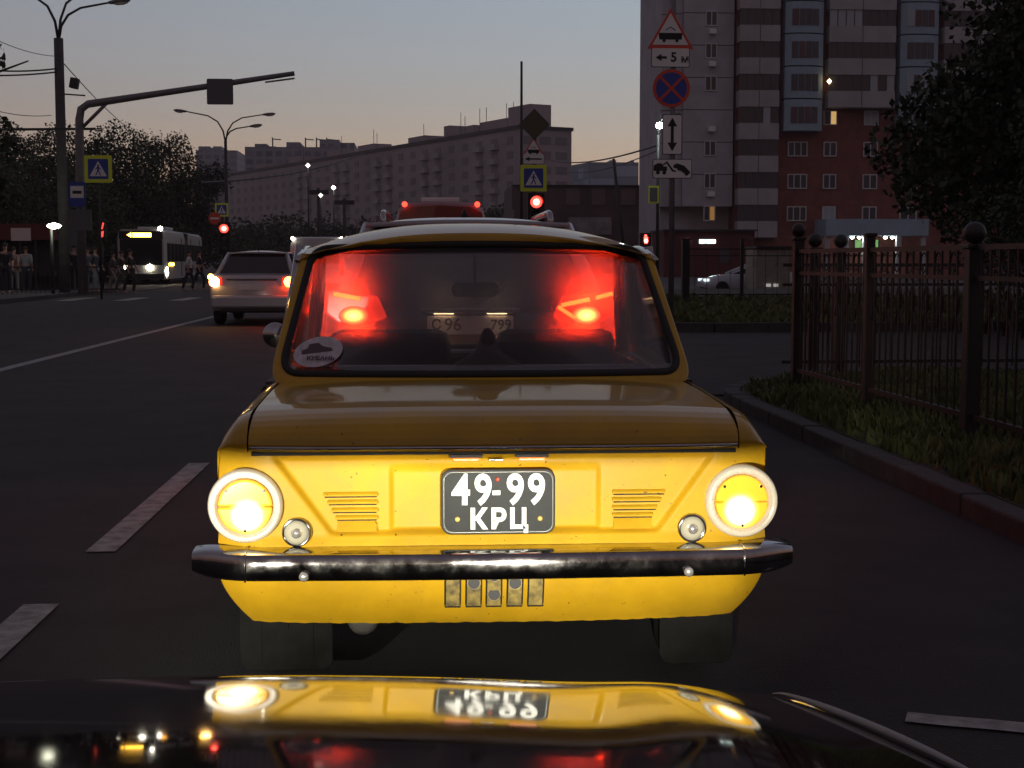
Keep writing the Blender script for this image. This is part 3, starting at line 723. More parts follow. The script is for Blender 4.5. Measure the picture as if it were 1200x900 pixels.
# ================================================================== generic road vehicles
M_red_lit = mat('lit_red_lens', (.5, .02, .01), .2, emit=(1, .03, .015), es=1.6)
M_red_core = mat('brake_lamp_core', (.8, .2, .1), .2, emit=(1, .05, .006), es=30)
def brake_glow(name, c, rad):
    m = mat(name, (.5, .05, .02), .2); nt = m.node_tree; b = nt.nodes['Principled BSDF']
    tc = nt.nodes.new('ShaderNodeTexCoord'); d = nt.nodes.new('ShaderNodeVectorMath'); d.operation = 'DISTANCE'; d.inputs[1].default_value = c
    nt.links.new(tc.outputs['Object'], d.inputs[0])
    r = nt.nodes.new('ShaderNodeMapRange'); r.interpolation_type = 'SMOOTHSTEP'; r.inputs[1].default_value = 0; r.inputs[2].default_value = rad; r.inputs[3].default_value = 1; r.inputs[4].default_value = 0
    nt.links.new(d.outputs['Value'], r.inputs[0])
    cr = nt.nodes.new('ShaderNodeValToRGB'); cr.color_ramp.elements[0].color = (1, .012, .004, 1); cr.color_ramp.elements[1].color = (1, .045, .007, 1); cr.color_ramp.elements[1].position = .9
    nt.links.new(r.outputs[0], cr.inputs[0]); nt.links.new(cr.outputs[0], b.inputs['Emission Color'])
    mm = nt.nodes.new('ShaderNodeMath'); mm.operation = 'MULTIPLY_ADD'; mm.inputs[1].default_value = 46; mm.inputs[2].default_value = 2.5
    nt.links.new(r.outputs[0], mm.inputs[0]); nt.links.new(mm.outputs[0], b.inputs['Emission Strength'])
    return m
M_brake = brake_glow('brake_lamp_glow', (0, -.05, 0), .075)
M_guide = mat('light_guide_glow', (.5, .05, .02), .2, emit=(1, .028, .004), es=9)
M_red_dim = mat('red_lens', (.25, .01, .01), .2, emit=(1, .03, .01), es=.35)
M_amber_lit = mat('lit_amber_lens', (.8, .35, .02), .2, emit=(1, .42, .04), es=6)
M_white_lit = mat('lit_white_lamp', (1, .95, .8), .2, emit=(1, .93, .75), es=10)
def car_body(parent, paint, st, glassm=M_carglass, belt_drop=0):
    """st: stations from tail to nose: (y, z_low, z_belt, half_w, z_roof, half_w_roof); roof given only in the cabin"""
    secs = []
    for y, zl, zb, hw, zr, hr in st:
        secs.append([(-hw * .93, y, zl), (-hw * 1.0, y, zl + .12), (-hw * 1.01, y, (zl + zb) / 2), (-hw * .985, y, zb - .06), (-hw * .93, y, zb),
                     (0, y, zb + .012), (hw * .93, y, zb), (hw * .985, y, zb - .06), (hw * 1.01, y, (zl + zb) / 2), (hw, y, zl + .12), (hw * .93, y, zl)])
    g = MB(); g.loft(secs, closed=True, cap=True); body = g.build('body', paint, parent, smooth=True, auto=50)
    cab = [q for q in st if q[4]]
    gsec = [[(-q[3] * .915, q[0], q[2] - .01), (-q[5], q[0], q[4] - .03), (q[5], q[0], q[4] - .03), (q[3] * .915, q[0], q[2] - .01)] for q in cab]
    return body, cab
def greenhouse(parent, paint, pts, hw_b, hw_t, zb, zt, bow=.02):
    """pts: y of tail base, tail top, nose top, nose base"""
    yb0, yt0, yt1, yb1 = pts
    B = [(-hw_b, yb0, zb), (hw_b, yb0, zb), (hw_b, yb1, zb), (-hw_b, yb1, zb)]; T = [(-hw_t, yt0, zt), (hw_t, yt0, zt), (hw_t, yt1, zt), (-hw_t, yt1, zt)]
    g = MB(); g.add(B + T, [(0, 1, 5, 4), (1, 2, 6, 5), (2, 3, 7, 6), (3, 0, 4, 7)]); gl = g.build('windows', M_carglass, parent)
    rp = []
    g = MB(); g.grid(lambda u, v: ((u * 2 - 1) * hw_t * 1.03, yt0 - .06 + v * (yt1 - yt0 + .1), zt + .005 + .05 * (1 - (u * 2 - 1) ** 2) * (.35 + .65 * math.sin(v * 3.14)) ), 20, 12); g.build('roof', paint, parent, smooth=True, solid=.03)
    for a, b in ((0, 0), (1, 1), (2, 2), (3, 3)):
        g = MB(); g.tube([B[a], T[b]], .045, 8); g.build('pillar', paint, parent, smooth=True)
    for s in (-1, 1):
        ym = (yt0 + yt1) / 2; g = MB(); g.tube([(s * hw_b, ym, zb), (s * hw_t, ym, zt)], .03, 6); g.build('pillar', M_black, parent, smooth=True)
    return gl
def rear_plate(parent, y, z, s1, x=0, w=.52, h=.112):
    M = MATS.get('plate_white_eu') or mat('plate_white_eu', (.72, .70, .66), .4)
    g = MB(); g.bb(x - w / 2, x + w / 2, y - .008, y, z - h / 2, z + h / 2); p = g.build('number_plate', M, parent, bevel=.003)
    if s1:
        for t, dx, sz in s1: text('lettering', t, sz, M_black, p, (x + dx, y - .010, z), bold=.0015, depth=.001)
    return p

# crossover in front of the yellow car
M_grey = mat('crossover_paint', (.40, .39, .41), .3, coat=.7)
cx = thing('crossover', 'pale-roofed crossover with roof rails seen over and through the yellow car', 'car', (.305, 8.72, 0), R(-.3))
M_cbody = mat('crossover_dark_body', (.018, .016, .017), .25, coat=.6)
car_body(cx, M_cbody, [(0, .35, .92, .84, 0, 0), (.08, .26, .98, .88, 0, 0), (.5, .24, 1.0, .91, 0, 0), (2.8, .24, 1.0, .91, 0, 0), (3.4, .26, .95, .90, 0, 0), (4.1, .28, .82, .84, 0, 0), (4.28, .36, .70, .70, 0, 0)])
greenhouse(cx, M_grey, (.14, .46, 2.35, 3.15), .80, .62, .98, 1.49)
g = MB(); g.grid(lambda u, v: ((u * 2 - 1) * (.60 + .03 * (1 - v)), .30 + .55 * v, 1.455 + .095 * math.sin(v * 1.57) - .045 * abs(u * 2 - 1) ** 3), 24, 8); g.build('spoiler', M_grey, cx, smooth=True, solid=.012)
for s in (-1, 1):
    g = MB(); g.tube([(s * .54, .62, 1.50), (s * .54, .66, 1.57), (s * .54, .80, 1.585), (s * .54, 2.1, 1.585), (s * .54, 2.25, 1.57), (s * .54, 2.3, 1.50)], .021, 8); g.build('roof_rail', M_chrome, cx, smooth=True)
g = MB(); g.prism_x([(1.30, 1.53), (1.62, 1.53), (1.60, 1.56), (1.36, 1.625), (1.32, 1.62)], -.012, .012); g.prism([(-.055, 1.555), (0, 1.53), (.055, 1.555), (.012, 1.60), (0, 1.64), (-.012, 1.60)], 1.28, 1.40); g.build('antenna_fin', M_black, cx, bevel=.004)
for s in (-1, 1):
    # lamp cluster: housing, zig-zag light guide, round-ish brake core
    g = MB(); g.prism([(s * .50, .93), (s * .56, 1.06), (s * .86, 1.09), (s * .87, .96), (s * .80, .90), (s * .58, .90)], -.03, .10); hs = g.build('tail_lamp', M_red_dim, cx, bevel=.012)
    zg = [(s * .55, 1.005), (s * .72, 1.04)]; zg2 = [(s * .53, .995), (s * .62, .935), (s * .73, .93)]
    if s > 0:
        g = MB(); g.tube([(a, -.04, b) for a, b in zg], .014, 6); g.build('light_guide', M_guide, hs, smooth=True)
        g = MB(); g.tube([(a, -.04, b) for a, b in zg2], .013, 6); g.build('light_guide', M_guide, hs, smooth=True)
        g = MB(); g.tube([(.76, -.04, 1.05), (.86, -.03, 1.075)], .013, 6); g.build('light_guide', M_guide, hs, smooth=True)
    else:
        g = MB(); g.tube([(-.82, -.04, 1.075), (-.66, -.04, 1.045)], .014, 6); g.build('light_guide', M_guide, hs, smooth=True)
    g = MB(); g.lathe([(.072, -.032), (.066, -.048), (.03, -.056), (.001, -.057)], (0, 0, 0), 'y', 24)
    o = g.build('brake_lamp', M_brake, hs, smooth=True, loc=(s * .70, 0, .945)); o.scale = (1.25, 1, .78)
    wheel(cx, s * .80, .78, .33, .2, s); wheel(cx, s * .80, 3.4, .33, .2, s)
for s in (-1, 1):
    g = MB(); g.bb(s * .10, s * .22, -.035, -.018, .952, .957); g.build('plate_lamp', glow('plate_lamp_warm', (1, .62, .32), 1.8), cx)
rear_plate(cx, -.012, .885, [('С', -.205, .085), ('96', -.105, .105), ('799', .185, .085)])
g = MB(); g.bb(-.80, .80, -.07, .12, .36, .56); g.build('bumper', M_black, cx, bevel=.04)
g = MB(); g.bb(-.30, .30, -.06, .06, .958, .99); g.build('tailgate_trim', M_chrome, cx, bevel=.008)
g = MB(); g.tube([(.0, .12, 1.02), (.22, .2, 1.12)], .008, 6); g.build('rear_wiper', M_black, cx)

# red minibus further ahead
M_vred = mat('minibus_red_paint', (.22, .03, .018), .4, coat=.4)
vb = thing('minibus', 'dark red minibus with two small red roof marker lamps', 'minibus', (W(517, 300, 26.5).x, 26.5, 0))
g = MB(); secs = []
for y, k, zt in ((0, .96, 2.25), (.12, 1, 2.33), (4.2, 1, 2.36), (4.9, .97, 2.2), (5.5, .95, 1.35), (5.75, .9, 1.0)):
    w = .86 * k; secs.append([(-w, y, .32), (-w, y, 1.2), (-w * .97, y, zt - .35), (-w * .9, y, zt - .1), (-w * .7, y, zt), (0, y, zt + .03), (w * .7, y, zt), (w * .9, y, zt - .1), (w * .97, y, zt - .35), (w, y, 1.2), (w, y, .32)])
g.loft(secs, closed=True, cap=True); g.build('body', M_vred, vb, smooth=True, auto=45)
g = MB(); g.bb(-.70, .70, -.02, .03, 1.25, 1.95); g.build('rear_window', M_carglass, vb, bevel=.03)
g = MB(); g.bb(-.36, .36, .8, 2.4, 2.37, 2.46); g.build('roof_box', M_white, vb, bevel=.02)
for s in (-1, 1):
    g = MB(); g.lathe([(.05, -.04), (.045, -.07), (.01, -.075)], (s * .66, 0, 2.30), 'y', 14); g.build('marker_lamp', M_red_lit, vb, smooth=True)
    g = MB(); g.bb(s * .72, s * .84, -.04, .05, .85, 1.25); g.build('tail_lamp', M_red_lit, vb, bevel=.01)
    wheel(vb, s * .76, 1.0, .33, .2, s); wheel(vb, s * .76, 4.5, .33, .2, s)
rear_plate(vb, -.03, .75, None)
g = MB(); g.bb(-.85, .85, -.08, .1, .35, .55); g.build('bumper', M_black, vb, bevel=.03)

# silver saloon in the next lane
M_silver = mat('silver_paint', (.42, .42, .44), .3, metal=.3, coat=.6)
sv = thing('saloon_car', 'silver saloon in the next lane left with its tail lamps lit', 'car', (W(296, 380, 28.8).x, 28.8, 0), R(-1))
car_body(sv, M_silver, [(0, .42, .80, .76, 0, 0), (.06, .30, .98, .83, 0, 0), (.35, .24, 1.02, .86, 0, 0), (1.0, .22, .98, .87, 0, 0), (3.0, .22, .95, .87, 0, 0), (3.6, .24, .85, .85, 0, 0), (4.25, .28, .70, .78, 0, 0), (4.4, .36, .6, .62, 0, 0)])
greenhouse(sv, M_silver, (.45, 1.0, 2.3, 3.1), .76, .58, .98, 1.42)
for s in (-1, 1):
    g = MB(); g.prism([(s * .58, .80), (s * .60, .95), (s * .84, .98), (s * .84, .78)], -.03, .16); t_ = g.build('tail_lamp', M_red_dim, sv, bevel=.015)
    m_ = M_amber_lit if s < 0 else M_red_core
    g = MB(); g.lathe([(.10, -.035), (.085, -.055), (.01, -.06)], (0, 0, 0), 'y', 20); o = g.build('indicator_lamp' if s < 0 else 'brake_lamp', glow('warm_lit_lamp', (1, .55, .16), 9) if s < 0 else M_red_core, t_, smooth=True, loc=(s * .73, 0, .865))
    if s < 0:
        g = MB(); g.lathe([(.06, -.035), (.05, -.05), (.01, -.055)], (0, 0, 0), 'y', 16); g.build('indicator_lamp', M_amber_lit, t_, smooth=True, loc=(-.80, 0, .96))
    else:
        g = MB(); g.lathe([(.03, -.045), (.02, -.055)], (.66, 0, .45), 'y', 10); g.build('reflector', M_red_lit, sv)
    wheel(sv, s * .76, .85, .31, .2, s); wheel(sv, s * .76, 3.45, .31, .2, s)
g = MB(); g.bb(-.8, .8, -.07, .12, .34, .60); b_ = g.build('bumper', M_silver, sv, bevel=.05)
g = MB(); g.bb(-.62, .62, -.08, .1, .27, .36); g.build('diffuser', M_black, b_, bevel=.02)
rear_plate(sv, -.02, .76, None)
g = MB(); g.bb(-.5, .5, -.015, .05, .90, .93); g.build('boot_trim', M_chrome, sv, bevel=.006)
g = MB(); g.tube([(0, 1.1, 1.47), (0, 1.0, 1.58)], .008, 6); g.build('antenna', M_black, sv)

# van beyond the silver car
M_vwhite = mat('van_white', (.55, .55, .56), .4)
vn = thing('van', 'pale van half hidden behind the yellow car roof corner, red lamp lit', 'van', (W(372, 320, 47).x, 47, 0))
g = MB(); secs = []
for y, k, zt in ((0, .97, 2.0), (.1, 1, 2.05), (4.0, 1, 2.05), (4.7, .95, 1.3), (5.2, .9, .9)):
    w = .9 * k; secs.append([(-w, y, .35), (-w, y, 1.2), (-w * .95, y, zt - .2), (-w * .8, y, zt), (w * .8, y, zt), (w * .95, y, zt - .2), (w, y, 1.2), (w, y, .35)])
g.loft(secs, closed=True, cap=True); g.build('body', M_vwhite, vn, smooth=True, auto=40)
g = MB(); g.bb(-.68, .68, -.02, .03, 1.2, 1.75); g.build('rear_window', M_carglass, vn, bevel=.03)
for s in (-1, 1):
    g = MB(); g.bb(s * .70, s * .86, -.05, .05, 1.12 if s < 0 else .8, 1.30); g.build('tail_lamp', M_red_core if s < 0 else M_red_dim, vn, bevel=.02)
    g = MB(); g.lathe([(.05, -.02), (.04, -.05)], (s * .78, 0, 2.0), 'y', 10); g.build('marker_lamp', M_white_lit, vn)
    wheel(vn, s * .8, .9, .32, .2, s); wheel(vn, s * .8, 4.2, .32, .2, s)
g = MB(); g.bb(-.88, .88, -.08, .1, .36, .56); g.build('bumper', M_black, vn, bevel=.03)

# white car behind the far fence, side on, facing left
M_wcar = mat('white_car_paint', (.55, .60, .66), .35, coat=.6)
wc = thing('hatchback_car', 'white car side-on behind the far iron fence, facing left', 'car', (W(930, 330, 66).x, 66, -.25), R(90))
car_body(wc, M_wcar, [(0, .42, .85, .76, 0, 0), (.1, .30, .95, .83, 0, 0), (.5, .24, .97, .86, 0, 0), (3.0, .22, .93, .87, 0, 0), (3.6, .24, .86, .85, 0, 0), (4.2, .28, .70, .78, 0, 0), (4.4, .36, .58, .62, 0, 0)])
greenhouse(wc, M_wcar, (.3, .9, 2.0, 3.05), .76, .60, .94, 1.38)
for s in (-1, 1):
    wheel(wc, s * .78, .85, .31, .2, s); wheel(wc, s * .78, 3.5, .31, .2, s)
    g = MB(); g.bb(s * .50, s * .80, 4.10, 4.33, .60, .72); g.build('headlamp', mat('headlamp_white', (.8, .85, .85), .2, emit=(.8, .95, 1), es=.35), wc, bevel=.03)
g = MB(); g.bb(.85, .885, 1.6, 1.75, .78, .81); g.build('door_handle', M_chrome, wc)

# long low-floor bus turning in from the left
M_bus = mat('bus_white', (.50, .50, .47), .4, coat=.3, vary=.1)
M_buswin = mat('bus_window', (.02, .02, .022), .1)
M_disp = glow('amber_display', (1, .50, .05), 5)
bx = W(166, 330, 79).x
bus = thing('city_bus', 'long white articulated bus with lit amber route display, headlamp on', 'bus', (bx, 79, 0), R(2))
g = MB(); secs = []
for y, k in ((0, .96), (.15, 1), (.6, 1.01), (17.5, 1.01), (17.8, .97)):
    w = 1.25 * k; secs.append([(-w, y, .30), (-w, y, 2.5), (-w * .96, y, 2.85), (-w * .82, y, 2.98), (w * .82, y, 2.98), (w * .96, y, 2.85), (w, y, 2.5), (w, y, .30)])
g.loft(secs, closed=True, cap=True); g.build('body', M_bus, bus, smooth=True, auto=35)
g = MB(); g.bb(-1.12, 1.12, -.03, .04, 1.05, 2.45); g.build('windscreen', M_buswin, bus, bevel=.05)
g = MB(); g.bb(-1.15, 1.15, -.035, .04, 2.46, 2.88); dp = g.build('display_box', M_black, bus)
g = MB(); g.prism([(-.72, 2.67), (-.5, 2.54), (-.5, 2.80)], -.045, -.036); g.build('route_arrow', M_disp, dp)
g = MB(); g.bb(-.42, .55, -.045, -.036, 2.56, 2.78); g.build('route_text', M_disp, dp)
for i in range(11):
    g = MB(); g.bb(1.258, 1.275, .9 + i * 1.52, 2.25 + i * 1.52, 1.25, 2.25); g.build('side_window', M_buswin, bus)
    if i in (3, 6, 9):
        g = MB(); g.bb(1.26, 1.285, 2.26 + i * 1.52, 2.40 + i * 1.52, .4, 2.6); g.build('door_post', M_black, bus)
for i in (5, 5.25, 5.5, 5.75):
    g = MB(); g.bb(-1.27, 1.285, i * 1.52 + 1.0, i * 1.52 + 1.12, .4, 2.92); g.build('bellows_rib', M_black, bus)
g = MB(); g.lathe([(.15, -.05), (.12, -.08), (.02, -.09)], (-.0, 0, 0), 'y', 18); g.build('headlamp', M_white_lit, bus, loc=(.45, 0, .95))
g = MB(); g.lathe([(.11, -.05), (.08, -.08), (.02, -.09)], (0, 0, 0), 'y', 16); g.build('headlamp', M_white_lit, bus, loc=(-.85, 0, .95))
for x, y, z in ((1.29, .4, .55), (1.29, .75, .62), (1.29, .6, .85), (1.29, .25, .75)):
    g = MB(); g.lathe([(.1, 0), (.08, .03), (.02, .04)], (x, y, z), 'x', 14); g.build('corner_lamp', M_white_lit, bus, smooth=True)
g = MB(); g.bb(1.262, 1.30, 1.6, 3.4, 1.02, 1.16); g.build('side_marker', M_amber_lit, bus)
g = MB(); g.lathe([(.12, -.02), (.08, -.06)], (1.05, 0, 3.02), 'y', 14); g.build('roof_lamp', M_white_lit, bus)
g = MB(); g.bb(-1.2, 1.2, -.06, .1, .32, .6); g.build('bumper', M_black, bus, bevel=.04)
for y in (2.6, 9.5, 15):
    for s in (-1, 1): wheel(bus, s * 1.12, y, .46, .28, s)
g = MB(); g.bb(-.8, .8, 4, 7, 2.99, 3.2); g.build('roof_unit', M_bus, bus, bevel=.05)
# ================================================================== signs, poles, lamps
M_blue = mat('sign_blue', (.03, .07, .36), .45); M_sred = mat('sign_red', (.70, .08, .04), .45); M_swhite = mat('sign_white', (.85, .87, .82), .5)
M_yg = mat('fluorescent_yellow_green', (.80, .95, .06), .5); M_sback = mat('sign_back_grey', (.12, .13, .13), .6); M_olive = mat('sign_yellow_dim', (.10, .10, .05), .6)
M_ink = mat('sign_ink', (.012, .012, .012), .6)
def pole(parent, r0, r1, h, m=M_galv, name='pole', x=0, y=0, z0=0, n=12):
    g = MB(); g.tube([(x, y, z0), (x, y, z0 + h * .5), (x, y, z0 + h)], [r0, (r0 + r1) / 2, r1], n); return g.build(name, m, parent, smooth=True)
def plate_part(name, poly, m, parent, y, th=.012, back=True):
    g = MB(); g.prism(poly, y, y + th); return g.build(name, m, parent)
def walker(parent, x, z, s, y):
    """white triangle with the walking figure"""
    plate_part('triangle', [(x - .5 * s, z - .42 * s), (x + .5 * s, z - .42 * s), (x, z + .46 * s)], M_swhite, parent, y - .004, .004)
    f = MB()
    f.prism(shift(disc(.06 * s, 14), x + .01 * s, z + .20 * s), y - .008, y - .0045)
    for pts in ([(-.06, .14), (.06, .14), (.05, -.10), (-.05, -.10)], [(-.05, -.08), (.02, -.08), (-.10, -.36), (-.17, -.36)], [(.0, -.08), (.06, -.08), (.16, -.36), (.09, -.36)], [(.05, .12), (.17, -.02), (.14, -.05), (.03, .06)], [(-.05, .12), (-.18, .0), (-.15, -.03), (-.03, .06)]):
        f.prism([(x + a * s, z + b * s) for a, b in pts], y - .008, y - .0045)
    f.build('walking_figure', M_blue, parent)
def crossing_sign(parent, x, z, s, y, border=True):
    b = plate_part('sign_board', shift(rrect(s * (1.36 if border else 1), s * (1.36 if border else 1), .03), x, z), M_yg if border else M_blue, parent, y)
    if border: plate_part('blue_field', shift(rrect(s, s, .03), x, z), M_blue, b, y - .004, .003)
    walker(b, x, z, s * .86, y - .004)
    return b
def tram_sign(parent, x, z, s, y):
    tri = lambda k: [(x - .5 * s * k, z - .40 * s * k), (x + .5 * s * k, z - .40 * s * k), (x, z + .466 * s * k)]
    b = plate_part('warning_sign', tri(1), M_sred, parent, y); plate_part('white_field', tri(.78), M_swhite, b, y - .004, .003)
    f = MB(); f.prism([(x - .24 * s, z - .20 * s), (x + .24 * s, z - .20 * s), (x + .26 * s, z - .06 * s), (x - .26 * s, z - .06 * s)], y - .008, y - .0045)
    for a in (-.14, .14): f.prism(shift(disc(.035 * s, 10), x + a * s, z - .225 * s), y - .008, y - .0045)
    f.prism([(x - .12 * s, z + .0 * s), (x, z + .075 * s), (x + .12 * s, z + .0 * s), (x + .10 * s, z - .01 * s), (x, z + .055 * s), (x - .10 * s, z - .01 * s)], y - .008, y - .0045)
    f.build('tram_symbol', M_ink, b)
    return b
def white_plate(parent, x, z, w, h, y):
    b = plate_part('supplementary_plate', shift(rrect(w, h, .03), x, z), M_ink, parent, y + .001)
    plate_part('white_field', shift(rrect(w - .025, h - .025, .025), x, z), M_swhite, b, y - .003, .0035)
    return b
def arrow(pts, parent, y, m=M_ink, name='arrow'):
    g = MB(); g.prism(pts, y - .008, y - .0035); return g.build(name, m, parent)

# sign post on the right, before the side road
Y = 27.0; P = lambda px, py: W(px, py, Y)
base = P(786, 386)
sp = thing('sign_post', 'tall sign post on the right with tram, no-stopping and tow-away signs', 'road signs', (base.x, Y, 0))
pole(sp, .055, .05, P(786, -25).z, M_galv)
rel = lambda px, py: (P(px, py).x - base.x, P(px, py).z)
x, z = rel(785, 36); tram_sign(sp, x, z, .86, -.07)
x, z = rel(785, 68); b = white_plate(sp, x, z, .72, .36, -.07)
arrow([(x - .28, z), (x - .17, z + .065), (x - .17, z + .022), (x - .07, z + .022), (x - .07, z - .022), (x - .17, z - .022), (x - .17, z - .065)], b, -.07)
text('lettering', '5', .24, M_ink, b, (x + .06, -.075, z), bold=.006); text('lettering', 'м', .2, M_ink, b, (x + .27, -.075, z - .03), bold=.005)
x, z = rel(786, 104); b = plate_part('no_stopping_sign', shift(disc(.35, 48), x, z), M_sred, sp, -.07)
plate_part('blue_field', shift(disc(.29, 48), x, z), M_blue, b, -.074, .003)
for s in (-1, 1):
    g = MB(); c, q = .5 ** .5, .026
    g.prism([(x + s * a * c - bb * c * s, z + a * c + bb * c) for a, bb in ((-.29, -q), (.29, -q), (.29, q), (-.29, q))], -.0775 - (.001 if s > 0 else 0), -.0745); g.build('red_bar', M_sred, b)
x, z = rel(787, 158); b = white_plate(sp, x, z, .37, .74, -.07)
arrow([(x, z + .31), (x + .09, z + .15), (x + .028, z + .15), (x + .028, z - .15), (x + .09, z - .15), (x, z - .31), (x - .09, z - .15), (x - .028, z - .15), (x - .028, z + .15), (x - .09, z + .15)], b, -.07)
x, z = rel(787, 198); b = white_plate(sp, x, z, .74, .36, -.07)
f = MB()
for pts in ([(-.35, -.04), (-.35, .06), (-.28, .10), (-.20, .10), (-.17, .04), (-.10, .04), (-.10, -.04)], [(-.20, .06), (-.10, .14), (.02, -.02), (.08, -.04), (.06, -.06), (.0, -.05), (-.11, .10), (-.19, .04)], [(.02, .06), (.08, .10), (.22, .06), (.34, -.06), (.32, -.10), (.22, -.08), (.10, .0), (.02, .02)]):
    f.prism([(x + a, z + c) for a, c in pts], -.078, -.0735)
for a, c in ((-.27, -.07), (-.15, -.07), (.13, -.0), (.27, -.09)): f.prism(shift(disc(.037, 12), x + a, z + c), -.0785, -.0735)
f.build('tow_truck_symbol', M_ink, b)

# traffic light with signs, centre right
Y = 42.0; base = P(626, 340)
M_tl_red = glow('traffic_red', (1, .025, .018), 2.4); M_tl_core = glow('traffic_red_core', (1, .16, .10), 4)
M_tl_ped = glow('traffic_red_small', (1, .04, .03), 3)
def traffic_head(parent, x, z, r, y=-.15, lit=True):
    g = MB(); w = r * 1.5; g.bb(x - w, x + w, y, y + .18, z - r * 6.4, z + r * 1.6); h = g.build('signal_head', M_black, parent, bevel=.02)
    for i in range(3):
        zc = z - i * r * 2.45; g = MB(); g.lathe([(r, y - .004), (r * .8, y - .02), (.001, y - .03)], (x, 0, zc), 'y', 24)
        g.build('lens', M_tl_red if (i == 0 and lit) else mat('unlit_lens', (.02, .03, .02), .3), h, smooth=True)
        if i == 0: g = MB(); g.lathe([(r * .55, y - .027), (r * .4, y - .034), (.001, y - .038)], (x, 0, zc), 'y', 24); g.build('lit_core', M_tl_core, h, smooth=True)
        g = MB(); g.grid(lambda u, v: (x + r * 1.12 * math.cos(R(-10 + 200 * u)), y - .22 * v * (1 if True else 0), zc + r * 1.12 * math.sin(R(-10 + 200 * u))), 16, 2); g.build('visor', M_black, h, solid=.008)
    return h
tp = thing('traffic_light', 'red traffic light on the right with crossing, tram and priority signs above', 'traffic light', (base.x, Y, 0))
pole(tp, .07, .06, P(626, 128).z - .1, M_dark)
x, z = rel(628, 237); traffic_head(tp, x, z, .165)
x, z = rel(625, 209); crossing_sign(tp, x, z, .56, -.09)
x, z = rel(625, 186.5); b = white_plate(tp, x, z, .62, .30, -.09)
arrow([(x - .26, z), (x - .12, z + .06), (x - .12, z + .02), (x + .24, z + .02), (x + .24, z - .02), (x - .12, z - .02), (x - .12, z - .06)], b, -.09)
x, z = rel(625, 174); tram_sign(tp, x, z, .68, -.09)
x, z = rel(626, 146); plate_part('priority_sign', [(x - .45, z), (x, z - .45), (x + .45, z), (x, z + .45)], M_olive, tp, -.09, .02)
# slim mast beside it
Y = 44.0; base = P(611, 345)
ms = thing('mast', 'tall slim dark mast behind the red traffic light', 'mast', (base.x, Y, 0)); pole(ms, .06, .035, P(611, 72).z, M_dark); pole(ms, .1, .1, .5, M_dark, 'foot')
# low pedestrian light on the right by the sign post
Y = 38.0; base = P(756, 345)
pl = thing('pedestrian_light', 'small red pedestrian light just right of the yellow car roof', 'traffic light', (base.x, Y, 0)); pole(pl, .05, .05, P(756, 290).z, M_dark)
x, z = rel(756, 281); g = MB(); g.bb(x - .15, x + .15, -.14, .04, z - .36, z + .18); h = g.build('signal_head', M_black, pl, bevel=.02)
f = MB()
f.prism(shift(disc(.032, 12), x - .01, z + .105), -.152, -.142); f.prism([(x - .05, z + .07), (x + .05, z + .07), (x + .04, z - .1), (x - .04, z - .1)], -.152, -.142)
f.build('red_figure', M_tl_ped, h)
g = MB(); g.lathe([(.05, -.16), (.02, -.18)], (x, 0, z - .03), 'y', 16); g.build('hot_spot', M_tl_core, h)
# traffic light on the left with its signs
Y = 78.0; base = P(262, 333)
tl2 = thing('traffic_light', 'red traffic light left of centre beside no-entry and crossing signs', 'traffic light', (base.x, Y, 0)); pole(tl2, .08, .07, P(262, 238).z, M_dark)
x, z = rel(263, 268); traffic_head(tl2, x, z, .22)
x, z = rel(260, 246); crossing_sign(tl2, x, z, .52, -.1)
x, z = rel(252, 256); b = plate_part('no_entry_sign', shift(disc(.33, 32), x, z), M_sred, tl2, -.13); g = MB(); g.bb(x - .22, x + .22, -.137, -.131, z - .05, z + .05); g.build('white_bar', M_swhite, b)
# small red pedestrian light further left
Y = 60.0; base = P(121, 345)
pl2 = thing('pedestrian_light', 'dim red pedestrian light near the bus stop on the left', 'traffic light', (base.x, Y, 0)); pole(pl2, .05, .05, P(121, 285).z, M_dark)
x, z = rel(120, 270); g = MB(); g.bb(x - .16, x + .14, -.12, .05, z - .42, z + .42); h = g.build('signal_head', M_black, pl2, bevel=.02)
g = MB(); g.prism([(x - .02, z + .05), (x + .04, z + .05), (x + .10, z + .30), (x + .04, z + .32)], -.13, -.121); g.prism([(x - .06, z - .30), (x + .05, z - .26), (x + .08, z - .02), (x - .02, z - .05)], -.13, -.121)
g.build('red_figure', glow('dim_red', (1, .08, .06), .35), h)

# street lamps
def street_lamp(label, px, Y, h, arms, rbase, rtop, m, lit=None, headm=None):
    base = W(px, 330, Y); o = thing('street_lamp', label, 'street lamp', (base.x, Y, 0))
    pole(o, rbase, rtop, h, m)
    for dx, dy, rise in arms:
        pts = [(0, 0, h - .1), (dx * .06, dy * .06, h + rise * .35), (dx * .2, dy * .2, h + rise * .66), (dx * .45, dy * .45, h + rise * .86), (dx, dy, h + rise)]
        g = MB(); g.tube(pts, [.055, .05, .045, .04, .035], 8); a = g.build('arm', M_dark, o, smooth=True)
        L = math.hypot(dx, dy); ux, uy = dx / L, dy / L
        g = MB(); g.lathe([(.01, -.42), (.10, -.30), (.16, 0), (.15, .25), (.08, .42), (.01, .46)], (0, 0, 0), 'x', 16)
        q = g.build('lamp_head', M_galv, a, smooth=True, loc=(dx + ux * .35, dy + uy * .35, h + rise + .04)); q.rotation_euler = (0, R(-6), math.atan2(uy, ux)); q.scale = (1, 1, .6)
        g = MB(); g.lathe([(.01, -.24), (.11, -.12), (.13, .1), (.06, .28), (.01, .3)], (0, 0, 0), 'x', 12)
        q = g.build('lamp_glass', headm or mat('lamp_glass_off', (.5, .5, .45), .2), a, smooth=True, loc=(dx + ux * .42, dy + uy * .42, h + rise - .02)); q.rotation_euler = (0, R(-6), math.atan2(uy, ux)); q.scale = (1, 1, .55)
    return o
